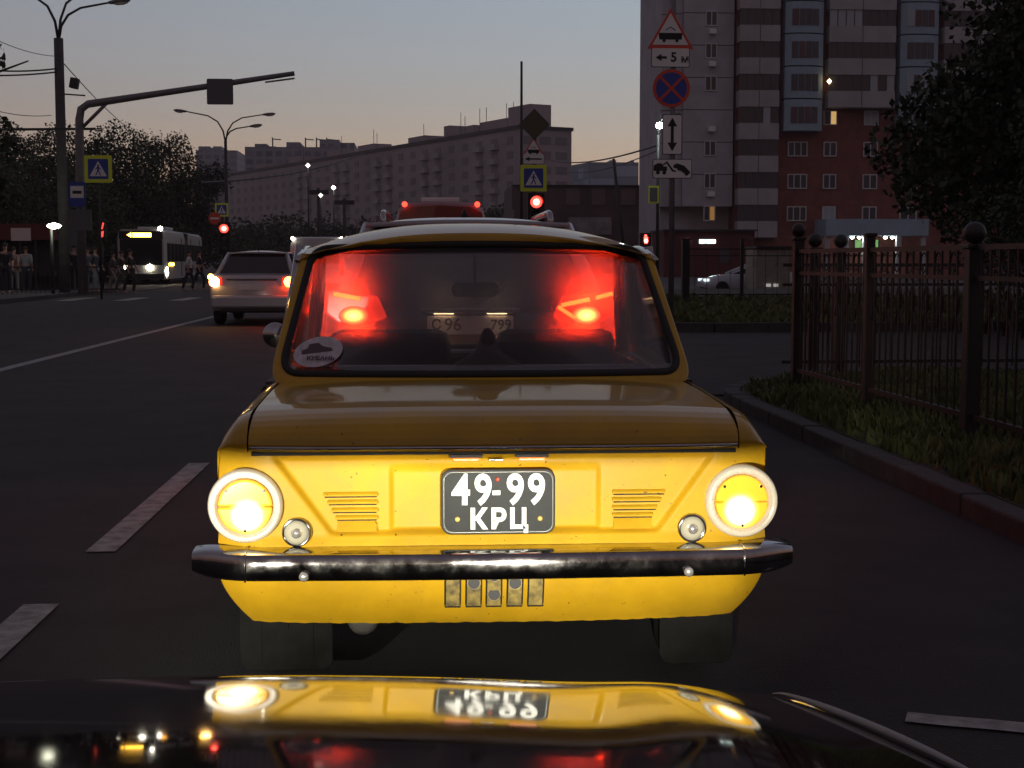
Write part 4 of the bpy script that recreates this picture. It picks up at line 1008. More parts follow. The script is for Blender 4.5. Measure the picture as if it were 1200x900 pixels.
M_refl = mat('lamp_glass_pale', (.75, .72, .66), .25)
lampL = street_lamp('thick concrete street lamp with three curved arms at the far left', 76, 54, W(73, 45, 54).z, [(-1.9, .4, 1.75), (1.0, 2.2, 2.0), (1.85, -.2, 1.25)], .2, .17, M_concrete, headm=M_refl)
g = MB(); g.box((.55, -.1, W(86, 98, 54).z), (.30, .3, .38), ry=.2); q = g.build('floodlight', M_dark, lampL, bevel=.03)
g = MB(); g.tube([(0, 0, W(80, 110, 54).z), (.9, 0, W(98, 112, 54).z)], .03, 6); g.build('bracket', M_dark, lampL)
street_lamp('slim street lamp with three arms above the silver car', 267, 90, W(265, 165, 90).z, [(-2.3, 0, 1.75), (2.2, .6, 1.65), (1.5, -.3, .85)], .14, .09, M_dark, headm=M_refl)
M_lit_lamp = glow('lit_street_lamp', (.85, 1, .95), 22)
lr = street_lamp('lit street lamp with a white glare beside the right sign post', 770, 70, W(770, 158, 70).z, [(.35, -.4, .85)], .10, .07, M_dark, headm=mat('lamp_glass_dark', (.2, .2, .2), .3))
g = MB(); g.lathe([(.001, -.16), (.13, -.1), (.20, 0), (.13, .1), (.001, .16)], (0, 0, 0), 'z', 18); p = W(773, 147, 69.5); g.build('lit_globe', M_lit_lamp, lr, smooth=True, loc=(p.x - lr.location.x, -.5, p.z))
p = W(766, 228, 69.8); g = MB(); g.bb(-.25, .25, -.2, -.15, -.42, .42); q = g.build('small_sign', M_yg, lr, loc=(p.x - lr.location.x, 0, p.z)); g = MB(); g.bb(-.19, .19, -.21, -.201, -.34, .34); g.build('sign_field', M_sback, q)

# overhead sign mast with its long arm
Y = 50.0; base = P(96, 345)
gm = thing('overhead_sign_mast', 'bent grey mast with a long arm reaching right and a square sign seen from behind', 'sign mast', (base.x, Y, 0))
top = P(93, 118).z - .0
arm = [rel(97, 345), rel(94, 220), rel(93, 140), rel(95, 128), rel(103, 122), rel(180, 110.5), rel(258, 99), rel(345, 86)]
g = MB(); g.tube([(x, 0, max(0, z)) for x, z in arm], [.16, .15, .14, .135, .13, .11, .10, .08], 12); g.build('mast', M_galv, gm, smooth=True)
a, b_ = rel(94, 152), rel(127, 119); g = MB(); g.tube([(a[0], .0, a[1]), (b_[0], .0, b_[1])], .06, 8); g.build('brace', M_galv, gm, smooth=True)
x, z = rel(258.5, 108); sgn = plate_part('square_sign', shift(rrect(.88, .86, .05), x, z), M_sback, gm, -.16, .03); g = MB(); g.bb(x - .4, x + .4, -.13, -.09, z + .02, z + .08); g.build('bracket', M_galv, sgn)
x, z = rel(328, 90); g = MB(); g.box((x, -.02, z - .12), (1.0, .08, .05), ry=R(-8)); g.build('arm_end', M_galv, gm)
x, z = rel(92, 228); b = plate_part('bus_stop_sign', shift(rrect(.56, .82, .04), x, z), M_blue, gm, -.20, .02); g = MB(); g.bb(x - .22, x + .22, -.206, -.2005, z - .12, z + .28); q = g.build('white_field', M_swhite, b); g = MB(); g.bb(x - .15, x + .15, -.211, -.2065, z + .02, z + .12); g.build('bus_symbol', M_ink, q)
x, z = rel(91, 258); g = MB(); g.bb(x - .3, x + .5, -.16, -.1, z - .35, z + .35); g.build('timetable_board', M_sback, gm)
# crossing sign on its own post
Y = 49.0; base = P(117, 350)
cp = thing('crossing_sign', 'square pedestrian crossing sign with bright yellow-green border at the left', 'road sign', (base.x, Y, 0)); x, z = rel(115, 198)
pole(cp, .04, .04, z + .3, M_dark, x=x, y=.06); crossing_sign(cp, x, z, .66, 0)

# overhead wires
def wire(label, a, b, sag, r):
    a, b = Vector(a), Vector(b); pts = [a.lerp(b, i / 16) - Vector((0, 0, sag * 4 * (i / 16) * (1 - i / 16))) for i in range(17)]
    g = MB(); g.tube(pts, r, 5); tag(g.build('overhead_wire', M_ink, None), label, 'wire')
z80 = W(68, 80, 54); L = lampL.location.x
wire('pair of cables running left from the thick lamp post, upper one', (L, 54, W(68, 80, 54).z), W(-60, 76, 50), .15, .03)
wire('lower cable running left from the thick lamp post', (L, 54, W(68, 84, 54).z), W(-60, 86, 50), .10, .03)
wire('thin wire rising leftwards to the sky from the thick lamp post', (L, 54, W(68, 66, 54).z), W(-40, 28, 40), .2, .012)
wire('thin wire falling right from the thick lamp post to the sign arm', (L, 54, W(78, 68, 54).z), W(165, 160, 110), .3, .02)
wire('thin wire low in the sky at the far left', W(-40, 118, 50), W(60, 135, 60), .2, .014)
wire('long wire crossing in front of the far flats', W(235, 214, 95), W(425, 180, 160), .6, .07)
wire('upper wire in the pink sky by the lit street lamp', W(640, 186, 150), (lr.location.x, 70, W(768, 170, 70).z), .6, .05)
wire('lower wire in the pink sky by the lit street lamp', W(640, 194, 150), (lr.location.x, 70, W(768, 176, 70).z), .9, .03)
g = MB(); a, b_ = W(-30, 152, 52), W(112, 151, 52); g.tube([a, b_], .05, 6); ca = tag(g.build('catenary_arm', M_dark), 'straight horizontal bracket arm across the lamp post at the left', 'bracket')
# leaning dark pole in front of the low building
a, b_ = W(736, 282, 95), W(719, 186, 95); g = MB(); g.tube([(a.x, 95, 0), b_], [.14, .09], 8); tag(g.build('utility_pole', M_dark, smooth=True), 'dark leaning pole in front of the low building', 'pole')
Y = 130.0
for px, py, t in ((374, 220, 'dark lamp pole standing before the long flats, the taller one'), (404, 232, 'short lamp pole before the long flats')):
    a = W(px, 300, Y); o = thing('lamp_pole', t, 'pole', (a.x, Y, 0)); pole(o, .2, .14, W(px, py, Y).z, M_dark); g = MB(); g.bb(-.9, .9, -.1, .1, W(px, py, Y).z - .6, W(px, py, Y).z - .2); g.build('crossarm', M_dark, o)
for px, py, e, t in ((391, 220, 3, 'bright white lamp point in front of the long flats'), (361, 194, 1.3, 'small lamp point near the roof of the long flats'), (376, 229, .7, 'faint lamp point low before the long flats')):
    Yp = 125; p = W(px, py, Yp); o = thing('lantern', t, 'lamp', (p.x, Yp, 0)); pole(o, .09, .06, p.z, M_dark, 'post')
    g = MB(); g.lathe([(.001, -.2), (.2, 0), (.001, .2)], (0, 0, 0), 'z', 10); g.build('globe', glow('point_lamp', (1, .92, .8), e), o, smooth=True, loc=(0, -.2, p.z))
HAZE = .00042
# ================================================================== buildings
M_panel = mat('grey_wall_panel', (.50, .51, .54), .9, vary=.18, vscale=.6, bump=.2)
M_balc = mat('balcony_parapet', (.46, .46, .48), .85, vary=.15, vscale=.8)
M_brick = mat('red_brick_wall', (.27, .10, .08), .9, vary=.3, vscale=1.2, bump=.3, bscale=12)
M_bay = mat('blue_bay_panel', (.36, .50, .60), .8, vary=.12, vscale=.8)
M_frame = mat('window_frame', (.62, .63, .62), .6)
M_pane = mat('window_pane', (.075, .08, .09), .15)
M_curtain = mat('pale_curtain_pane', (.42, .50, .52), .5)
M_litpane = glow('lit_window', (1, .62, .22), .13)
M_litbright = glow('lit_bulb_window', (1, .72, .35), 2.0)
M_recess = mat('loggia_inside', (.16, .095, .10), .9)
Y = 120.0; S = 1690 / Y
B0 = P(775, 323)
ab = thing('apartment_block', 'tall apartment block on the right with balconies and brick lower floors', 'building', (0, Y, 0))
X = lambda px: P(px, 300).x
Zp = lambda py: P(900, py).z
TOP = 34.0
g = MB(); g.bb(X(860), X(1240), .30, 16, 0, TOP); g.build('wall', M_brick, ab)
g = MB(); g.bb(X(778), X(859.8), 2.2, 14, 0, TOP); g.build('flank_wall', M_panel, ab)
rows = [-16, 22, 60, 98, 136, 174, 212, 250]        # window centre lines, photo rows
# grey panel flank: one panel a storey and bay, joints open
for py in [-35 + 37.8 * i for i in range(9)]:
    for a, b, yo in ((776, 786, 1.1), (786.3, 799, .6), (799.4, 857.5, .15)):
        z1, z0 = Zp(py - 25 + .35), Zp(py + 12.6 - .35)
        if z0 < 3.2: continue
        g = MB(); g.bb(X(a), X(b), yo, 2.3, z0, z1); g.build('wall_panel', M_panel, ab)
g = MB(); g.bb(X(778), X(858), .4, 2.3, 0, 3.3); g.build('base_course', M_brick, ab)
def window(x0, x1, z0, z1, y, n=2, pm=M_pane, lit=None):
    g = MB(); t = .09
    g.bb(x0, x1, y - .07, y + .05, z1 - t, z1); g.bb(x0, x1, y - .07, y + .05, z0, z0 + t)
    for i in range(n + 1):
        xx = x0 + (x1 - x0) * (i if n > 1 or True else 0) / n
        xx = min(max(xx, x0 + t / 2), x1 - t / 2); g.bb(xx - t / 2, xx + t / 2, y - .068, y + .05, z0, z1)
    w = g.build('window', M_frame, ab)
    for i in range(n):
        a = x0 + (x1 - x0) * i / n; b = x0 + (x1 - x0) * (i + 1) / n
        p = MB(); p.bb(a + t / 2, b - t / 2, y - .02, y + .03, z0 + t, z1 - t); p.build('pane', (lit if lit and i == n - 1 else (random.choice([M_pane, M_pane, M_curtain]) if pm is None else pm)), w)
    return w
for i, py in enumerate(rows):
    if i == 4: pass
    else: window(X(824), X(838), Zp(py + 9), Zp(py - 9), .12, 2, lit=(glow('dim_orange_window', (1, .5, .12), .045) if i == 7 else None))
    if i in (1, 2, 4, 6):
        g = MB(); g.bb(X(828), X(836), -.35, .14, Zp(py + 19), Zp(py + 13)); g.build('air_conditioner', M_swhite, ab, bevel=.05)
def balcony(px0, px1, py, kind=0):
    """parapet below, glazed loggia band above; py = window row"""
    zt, zb = Zp(py - 9.5), Zp(py + 9.5)
    zp = Zp(py + 28.5)
    g = MB(); g.bb(X(px0), X(px1), -1.0, .29, zp, zb); bl = g.build('balcony', M_balc, ab)
    g = MB(); g.bb((X(px0) + X(px1)) / 2 - .03, (X(px0) + X(px1)) / 2 + .03, -1.012, -.98, zp, zb); g.build('joint', M_recess, bl)
    g = MB(); g.bb(X(px0), X(px1), -.98, -.90, zt + .0, zt + .12); g.build('top_rail', M_frame if kind == 2 else M_recess, bl)
    n = max(3, round((px1 - px0) / 10))
    for i in range(n):
        a = X(px0) + (X(px1) - X(px0)) * i / n; b = X(px0) + (X(px1) - X(px0)) * (i + 1) / n
        m = M_pane
        if kind == 1 and i < n // 2: m = M_curtain
        if kind == 2 and i in (n // 2 + 1, n - 1): m = M_curtain
        if kind == 3 and i >= n // 2: m = M_curtain if i % 2 else M_pane
        g = MB(); g.bb(a + .04, b - .04, -.9, -.86, zb + .0, zt); g.build('loggia_pane', m, bl)
        g = MB(); g.bb(a - .035, a + .035, -.93, -.85, zb, zt); g.build('mullion', M_recess, bl)
    return bl
for i, py in enumerate(rows): balcony(861, 907, py, 3 if i == 4 else 0)
for i, py in enumerate(rows[:4]):
    balcony(963.5, 1040, py, {1: 1, 3: 2}.get(i, 0))
    balcony(1096, 1172, py, 0)
p = P(968, 97); g = MB(); g.lathe([(.001, -.22), (.2, 0), (.001, .22)], (p.x, -.95, p.z), 'z', 12); lb = g.build('lit_loggia_lamp', M_litbright, ab, smooth=True)
def bay(pxc, py):
    """curved bay: faceted front with a row of windows"""
    hw = 22.5 / S; c = X(pxc); z1, z0 = Zp(py - 27.5 + .4), Zp(py + 10.0 - .4 + 0)
    z0 = Zp(py + 18.6 - .4); z1 = Zp(py - 18.6 + .4)
    pl = [(-hw, .29), (-hw, -.75), (-hw * .72, -1.05), (-hw * .35, -1.2), (hw * .35, -1.2), (hw * .72, -1.05), (hw, -.75), (hw, .29)]
    n = len(pl); g = MB(); g.add([(c + a, b, z0) for a, b in pl] + [(c + a, b, z1) for a, b in pl], [tuple(range(n)), tuple(range(n, 2 * n))[::-1]] + [(i, i + n, (i + 1) % n + n, (i + 1) % n) for i in range(n)])
    b_ = g.build('bay', M_bay, ab)
    zw0, zw1 = Zp(py + 9.5), Zp(py - 9.5)
    for i in range(1, 6):
        (ax, ay), (bx_, by) = pl[i], pl[i + 1]
        k = 2 if i == 3 else 1
        for j in range(k):
            x0, y0 = ax + (bx_ - ax) * j / k, ay + (by - ay) * j / k; x1, y1 = ax + (bx_ - ax) * (j + 1) / k, ay + (by - ay) * (j + 1) / k
            if i in (1, 5): continue
            L = math.hypot(x1 - x0, y1 - y0); an = math.atan2(y1 - y0, x1 - x0)
            g = MB(); g.box((c + (x0 + x1) / 2, (y0 + y1) / 2 - .02, (zw0 + zw1) / 2), (L * .86, .08, zw1 - zw0), rz=an)
            g.build('bay_pane', random.choice([M_pane, M_pane, M_recess, M_curtain]) if pxc > 1000 else random.choice([M_pane, M_pane, M_recess]), b_)
    return b_
for py in rows[:5]:
    if py < 170 - 30: bay(935.5, py); bay(1068, py)
for i, py in enumerate(rows[5:]):
    window(X(922), X(945), Zp(py + 9), Zp(py - 8.5), .25, 3); window(X(963.5), X(979), Zp(py + 9), Zp(py - 8.5), .25, 2, pm=M_curtain if i == 2 else M_pane)
    window(X(1010), X(1027), Zp(py + 9), Zp(py - 8.5), .25, 2); window(X(1054), X(1074), Zp(py + 9), Zp(py - 8.5), .25, 2)
window(X(963), X(979), Zp(146), Zp(128.5), .25, 2, lit=M_litpane); window(X(1010), X(1027), Zp(146), Zp(128.5), .25, 2, pm=M_curtain)
g = MB(); p0, p1 = P(955, 277), P(1072, 258)
g.bb(X(955), X(1072), -3.2, .28, p0.z, p1.z); cn = g.build('entrance_canopy', M_bay, ab)
M_spot = glow('canopy_spot', (1, .97, .85), 7)
for px, py in ((987, 279), (995, 279), (1010, 281.5), (1025, 279), (1033, 279)):
    p = P(px, py); g = MB(); g.lathe([(.16, 0), (.13, -.12), (.02, -.16)], (p.x, -2.8, p.z + .05), 'z', 12); g.build('spot_lamp', M_spot, cn, smooth=True)
g = MB(); g.bb(X(1001), X(1030), .1, .26, Zp(291), Zp(281)); sw = g.build('shop_window', glow('green_shop_light', (.35, .75, .25), .055), ab)
for px in (1001, 1010.5, 1020, 1030):
    g = MB(); g.bb(X(px) - .06, X(px) + .06, .0, .1, Zp(291), Zp(281)); g.build('frame', M_dark, sw)
for px in (958, 980, 1002, 1040, 1068):
    g = MB(); g.bb(X(px) - .2, X(px) + .2, -2.9, -2.5, 0, p0.z); g.build('canopy_column', M_panel, ab)
# low shop in front of the flank
ls = thing('shop', 'low dark red shop with a small lit sign at the foot of the apartment block', 'building', (0, 112, 0))
Y = 112.0
g = MB(); g.bb(X(778), X(884), 0, 6, 0, Zp(271)); g.build('wall', mat('shop_red', (.13, .03, .03), .8, vary=.2), ls)
g = MB(); g.bb(X(776), X(886), -.4, 6.2, Zp(271), Zp(269)); g.build('roof', M_dark, ls)
sg = MB(); sg.bb(X(819), X(838), -.08, 0, Zp(285.5), Zp(280.5)); sg_ = sg.build('lit_sign', glow('sign_glow', (.75, 1, .95), .35), ls)
for a, b, c in ((820, 824, .5), (829, 833, 0), (834.5, 838, .6)):
    g = MB(); g.bb(X(a), X(b), -.1, -.085, Zp(284.8), Zp(281.4)); g.build('lit_letter', glow('sign_letter', (.9, 1, .95), 2.2), sg_)
g = MB(); g.bb(X(804), X(806.5), -.1, 0, Zp(284), Zp(281.5)); g.build('lamp', glow('shop_lamp', (.9, .95, 1), 1.5), ls)
g = MB(); g.bb(X(843), X(855), -.04, .02, Zp(308), Zp(290)); g.build('window', M_pane, ls)
# pale kiosk box behind the far fence
Y = 63.0
kx = thing('utility_box', 'pale square utility cabin behind the far iron fence', 'cabin', (0, Y, 0))
g = MB(); g.bb(X(886), X(926), 0, 2.0, -.1, Zp(291)); g.build('wall', mat('cabin_beige', (.30, .27, .22), .85, vary=.2), kx)
g = MB(); g.bb(X(885), X(927), -.15, 2.1, Zp(291) + .01, Zp(288.5)); g.build('roof', M_dark, kx)
for px in (901, 909.5): g = MB(); g.bb(X(px) - .1, X(px) + .1, -.06, -.005, Zp(336), Zp(332.5)); g.build('glow_notice', mat('notice_white', (.8, .8, .78), .5, emit=(.9, .9, .85), es=.08), kx)  # white notices with a faint glow put into their material

# long slab of flats running away to the left
def facade_mat(name, wall, win, bw, rh, ms):
    m = bpy.data.materials.new(name); m.use_nodes = True; nt = m.node_tree; b = nt.nodes['Principled BSDF']; b.inputs['Roughness'].default_value = .85
    tc = nt.nodes.new('ShaderNodeTexCoord'); sp_ = nt.nodes.new('ShaderNodeSeparateXYZ'); cb = nt.nodes.new('ShaderNodeCombineXYZ'); ad = nt.nodes.new('ShaderNodeMath'); ad.operation = 'ADD'
    nt.links.new(tc.outputs['Object'], sp_.inputs[0]); nt.links.new(sp_.outputs[0], ad.inputs[0]); nt.links.new(sp_.outputs[1], ad.inputs[1])
    nt.links.new(ad.outputs[0], cb.inputs[0]); nt.links.new(sp_.outputs[2], cb.inputs[1])
    br = nt.nodes.new('ShaderNodeTexBrick'); br.offset = 0; br.inputs['Scale'].default_value = 1; br.inputs['Brick Width'].default_value = bw; br.inputs['Row Height'].default_value = rh; br.inputs['Mortar Size'].default_value = ms; br.inputs['Mortar Smooth'].default_value = .2
    br.inputs['Color1'].default_value = (*win, 1); br.inputs['Color2'].default_value = (*[w * 2.2 for w in win], 1); br.inputs['Mortar'].default_value = (*wall, 1)
    nt.links.new(cb.outputs[0], br.inputs['Vector'])
    n = nt.nodes.new('ShaderNodeTexNoise'); n.inputs['Scale'].default_value = .06; n.inputs['Detail'].default_value = 6; nt.links.new(tc.outputs['Object'], n.inputs['Vector'])
    mx = nt.nodes.new('ShaderNodeMixRGB'); mx.blend_type = 'MULTIPLY'; mx.inputs[0].default_value = .45; nt.links.new(br.outputs[0], mx.inputs[1]); nt.links.new(n.outputs['Fac'], mx.inputs[2]); nt.links.new(mx.outputs[0], b.inputs['Base Color'])
    return m
M_slab = mat('slab_wall', (.44, .40, .41), .9, vary=.2, vscale=.05)
M_slabwin = mat('slab_window', (.22, .21, .22), .6); M_slabbal = mat('slab_balcony', (.46, .44, .45), .9, vary=.2, vscale=.2)
A = Vector((W(268, 250, 456).x, 456)); Bv = Vector((W(607, 250, 290).x, 290)); D = Bv - A; Ln = D.length; ang = math.atan2(D.y, D.x)
fl = thing('apartment_slab', 'long nine-storey slab of flats running away across the middle distance', 'building', (A.x, A.y, 0), ang)
HT = 27.6
g = MB(); g.bb(0, Ln, 0, 12.5, 0, HT); g.build('wall', M_slab, fl)
g = MB(); g.bb(-.3, Ln + .3, -.3, 12.8, HT, HT + .7); rf = g.build('roof', M_dark, fl)
ncol = 28; wm = MB(); wm.box((0, 0, 0), (2.6, .12, 1.5)); wme = wm.mesh('window', M_slabwin)
bm_ = MB(); bm_.box((0, 0, 0), (3.4, 1.0, 1.15)); bme = bm_.mesh('balcony', M_slabbal)
for r in range(9):
    for c in range(ncol):
        xx = Ln * (c + .5) / ncol; zc = 1.9 + r * 2.95
        link('window', wme, fl, (xx, -.03, zc))
        if c % 4 in (1, 2) and c > 8: link('balcony', bme, fl, (xx, -.5, zc - 1.0))
for r in range(9):
    for c in range(3): o = link('window', wme, fl, (Ln + .03, 2.5 + c * 3.8, 1.9 + r * 2.95)); o.rotation_euler = (0, 0, R(90))
for xx, w, h in ((18, 8, 2.0), (47, 9, 2.4), (76, 8, 2.3), (98, 10, 2.2), (128, 9, 2.0), (144, 3, 3.2), (155, 4, 2.4), (166, 12, 2.6), (177, 9, 4.6)):
    g = MB(); g.bb(xx - w / 2, xx + w / 2, 4, 9, HT + .7, HT + .7 + h); g.build('rooftop_box', M_slab, fl)
for xx in (22, 50, 52, 80, 101, 103, 130, 149, 151, 158, 161, 170, 173):
    g = MB(); g.tube([(xx, 5, HT + .5), (xx, 5, HT + 4.5 + (xx % 3))], .07, 5); g.build('aerial', M_dark, fl)
# towers behind
def tower(label, pa, pb, ptop, Yt, m, depth, boxes):
    a, b = W(pa, 250, Yt), W(pb, 250, Yt); h = W(pa, ptop, Yt).z; o = thing('tower_block', label, 'building', (a.x, Yt, 0))
    g = MB(); g.bb(0, b.x - a.x, 0, depth, 0, h); g.build('wall', m, o)
    for p0_, p1_, pt in boxes:
        q0, q1 = W(p0_, 250, Yt).x - a.x, W(p1_, 250, Yt).x - a.x
        g = MB(); g.bb(q0, q1, 2, depth - 2, h + .01, W(p0_, pt, Yt).z); g.build('rooftop_box', m, o)
    return o, h, b.x - a.x
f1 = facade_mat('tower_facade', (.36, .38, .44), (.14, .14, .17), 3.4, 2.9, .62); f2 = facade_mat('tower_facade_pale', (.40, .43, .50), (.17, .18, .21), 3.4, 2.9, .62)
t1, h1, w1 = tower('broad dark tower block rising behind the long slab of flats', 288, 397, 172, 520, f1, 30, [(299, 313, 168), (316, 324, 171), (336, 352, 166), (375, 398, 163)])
g = MB(); g.bb(w1, W(416, 250, 520).x - t1.location.x, 1, 29, 0, W(400, 167, 520).z); g.build('end_wing', f2, t1)
for px in (318, 357, 370, 382): g = MB(); q = W(px, 250, 520).x - t1.location.x; g.tube([(q, 8, h1), (q, 8, h1 + 4)], .25, 5); g.tube([(q, 8, h1 + 3.4), (q + 3, 8, h1 + 3.2)], .2, 5); g.build('aerial', M_dark, t1)
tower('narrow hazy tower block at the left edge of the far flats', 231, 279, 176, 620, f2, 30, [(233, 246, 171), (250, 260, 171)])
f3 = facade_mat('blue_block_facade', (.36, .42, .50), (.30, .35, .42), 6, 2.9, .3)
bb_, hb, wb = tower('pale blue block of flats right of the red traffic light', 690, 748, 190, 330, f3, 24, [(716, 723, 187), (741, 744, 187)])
g = MB(); h0 = W(664, 211, 330).z
w0 = W(664, 250, 330).x - bb_.location.x
g.add([(w0, 60, 0), (0, 0.2, 0), (0, .2, hb), (w0, 60, h0 + 6), (w0, 80, 0), (0, 24, 0), (0, 24, hb), (w0, 80, h0 + 6)], [(0, 1, 2, 3), (4, 7, 6, 5), (3, 2, 6, 7), (0, 3, 7, 4)]); g.build('receding_wing', f3, bb_)
# low dark building with banner
Y = 150.0
lb_ = thing('low_building', 'low flat-roofed brown building behind the right traffic light, pale banner on it', 'building', (0, Y, 0))
M_low = mat('brown_wall', (.17, .12, .12), .9, vary=.25, vscale=.3)
g = MB(); g.bb(X(600), X(775), 0, 14, 0, Zp(219)); g.build('wall', M_low, lb_)
for a, b in ((663, 679), (693, 709), (727, 744)):
    g = MB(); g.bb(X(a), X(b), -.15, 0, Zp(241), Zp(222)); g.build('wall_bay', mat('bay_brown', (.24, .18, .17), .9, vary=.2), lb_)
g = MB(); g.bb(X(666), X(716), -.3, -.16, Zp(275), Zp(255)); bn = g.build('banner', mat('banner_pale', (.42, .40, .40), .8, vary=.5, vscale=.7, col2=(.2, .19, .19)), lb_)
g = MB(); g.bb(X(600), X(776), -.3, 14.2, Zp(219) + .01, Zp(217.5)); g.build('roof', M_dark, lb_)
g = MB(); g.bb(X(598), X(648), -6, -.4, 0, Zp(248)); g.build('porch', M_low, lb_)

# ================================================================== fences
M_iron = mat('dark_red_iron', (.018, .006, .005), .5, vary=.4, vscale=4)
M_iron2 = mat('black_iron', (.012, .011, .011), .5)
def baluster_mesh(h, m, name):
    g = MB(); g.box((0, 0, h / 2), (.014, .014, h)); return g.mesh(name, m)
def fence(label, pts, h, m, step=.13, post_r=.05, ball=True, ornate=True, base=.0, group=None):
    o = thing('iron_fence', label, 'fence', (pts[0][0], pts[0][1], base), math.atan2(pts[1][1] - pts[0][1], pts[1][0] - pts[0][0]))
    L = math.hypot(pts[1][0] - pts[0][0], pts[1][1] - pts[0][1])
    for z, t in ((h - .10, .035), (h - .30, .03), (.16, .035)):
        g = MB(); g.bb(0, L, -t / 2, t / 2, z - t / 2, z + t / 2); g.build('rail', m, o)
    n = int(L / step); me = baluster_mesh(h - .22, m, 'baluster')
    om = MB(); om.tube([(.055 * math.cos(a), 0, .07 * math.sin(a)) for a in [2 * math.pi * k / 12 for k in range(12)]], .006, 5, closed=True); ome = om.mesh('ring', m)
    sm = MB(); sm.tube([(-.06, 0, 0), (-.02, 0, .10), (-.045, 0, .22), (.0, 0, .32), (.045, 0, .22), (.02, 0, .10), (.06, 0, 0)], .007, 5); sme = sm.mesh('scroll', m)
    for i in range(1, n):
        x = L * i / n; link('baluster', me, o, (x, 0, .10))
        if ornate and i % 2 == 0:
            link('ring', ome, o, (x + step / 2, 0, h - .20)); link('scroll', sme, o, (x, .0, h - .65))
    return o, L
def post(label, x, y, h, m, w=.10, ball=True, base=0):
    o = thing('fence_post', label, 'post', (x, y, base)); g = MB(); g.bb(-w / 2, w / 2, -w / 2, w / 2, 0, h); g.build('shaft', m, o, bevel=.006)
    g = MB(); g.bb(-w * .65, w * .65, -w * .65, w * .65, h, h + .03); g.build('cap', m, o, bevel=.006)
    if ball:
        r = w * .72; g = MB(); g.lathe([(.01, h + .03)] + [(r * math.sin(R(a)), h + .03 + r - r * math.cos(R(a))) for a in range(15, 180, 15)] + [(.005, h + .03 + 2 * r)], (0, 0, 0), 'z', 18); g.build('ball_finial', m, o, smooth=True)
    return o
FX = [(3.62, 7.0), (3.58, 9.15), (3.54, 11.2), (3.50, 13.2)]
nm = ['thickest iron fence post with round knob, nearest on the right', 'iron fence post between the two near fence bays', 'iron fence post at the far end of the near fence']
for i, (a, b) in enumerate(zip(FX[:-1], FX[1:])):
    fence(['nearest bay of the dark red iron fence at the right edge', 'middle bay of the dark red iron fence on the verge', 'farthest bay of the dark red iron fence by the side road'][i], (a, b), 1.36, M_iron, base=.10)
for i, (x, y) in enumerate(FX[1:]): post(nm[i], x, y, 1.36 if i else 1.25, M_iron if i else M_iron2, w=(.10, .07, .09)[i], ball=(i != 1), base=.10)
for i, (px, Yp) in enumerate(((955, 14.6), (985, 15.0))): post(['first ball-topped gate post beyond the near fence end', 'second ball-topped gate post beyond the near fence end'][i], W(px, 300, Yp).x, Yp, 1.33, M_iron2, w=.10, base=.05)
# fence that turns away along the side road
fence('iron fence running away to the right along the side road', ((FX[-1][0] + .2, 14.55), (9.6, 14.75)), 1.25, M_iron2, step=.16, base=.08)
# far fence
fa, fb = W(800, 340, 43), W(935, 340, 43)
fence('low black iron fence beyond the side road, before the white car', ((fa.x, 43), (fb.x + 3, 43.2)), 1.62, M_iron2, step=.36, base=.11)
for i, px in enumerate((803, 869)): post(['dark far fence post beside the yellow car roof', 'dark far fence post in front of the white car'][i], W(px, 340, 42.9).x, 42.9, 1.8, M_iron2, w=.22 if i == 0 else .1, ball=False, base=.11)

# ================================================================== trees
def leaf_cloud(rnd, blobs, n, size):
    vs = []; fs = []
    tot = sum(b[3] ** 3 for b in blobs)
    for (bx0, by0, bz0, br, sq) in blobs:
        k = int(n * br ** 3 / tot)
        for _ in range(k):
            while True:
                p = Vector((rnd.uniform(-1, 1), rnd.uniform(-1, 1), rnd.uniform(-1, 1)))
                if .25 < p.length < 1: break
            p *= (1 + .18 * math.sin(p.x * 9 + bx0) * math.sin(p.z * 8 + p.y * 6))
            c = Vector((bx0 + p.x * br, by0 + p.y * br, bz0 + p.z * br * sq))
            s = size * rnd.uniform(.6, 1.3); a = Vector((rnd.gauss(0, 1), rnd.gauss(0, 1), rnd.gauss(0, 1))).normalized(); b = a.cross(Vector((rnd.gauss(0, 1), rnd.gauss(0, 1), rnd.gauss(0, 1)))).normalized()
            o = len(vs); vs += [c - a * s * .5, c + b * s * .32, c + a * s * .5, c - b * s * .32]; fs.append((o, o + 1, o + 2, o + 3))
    return vs, fs
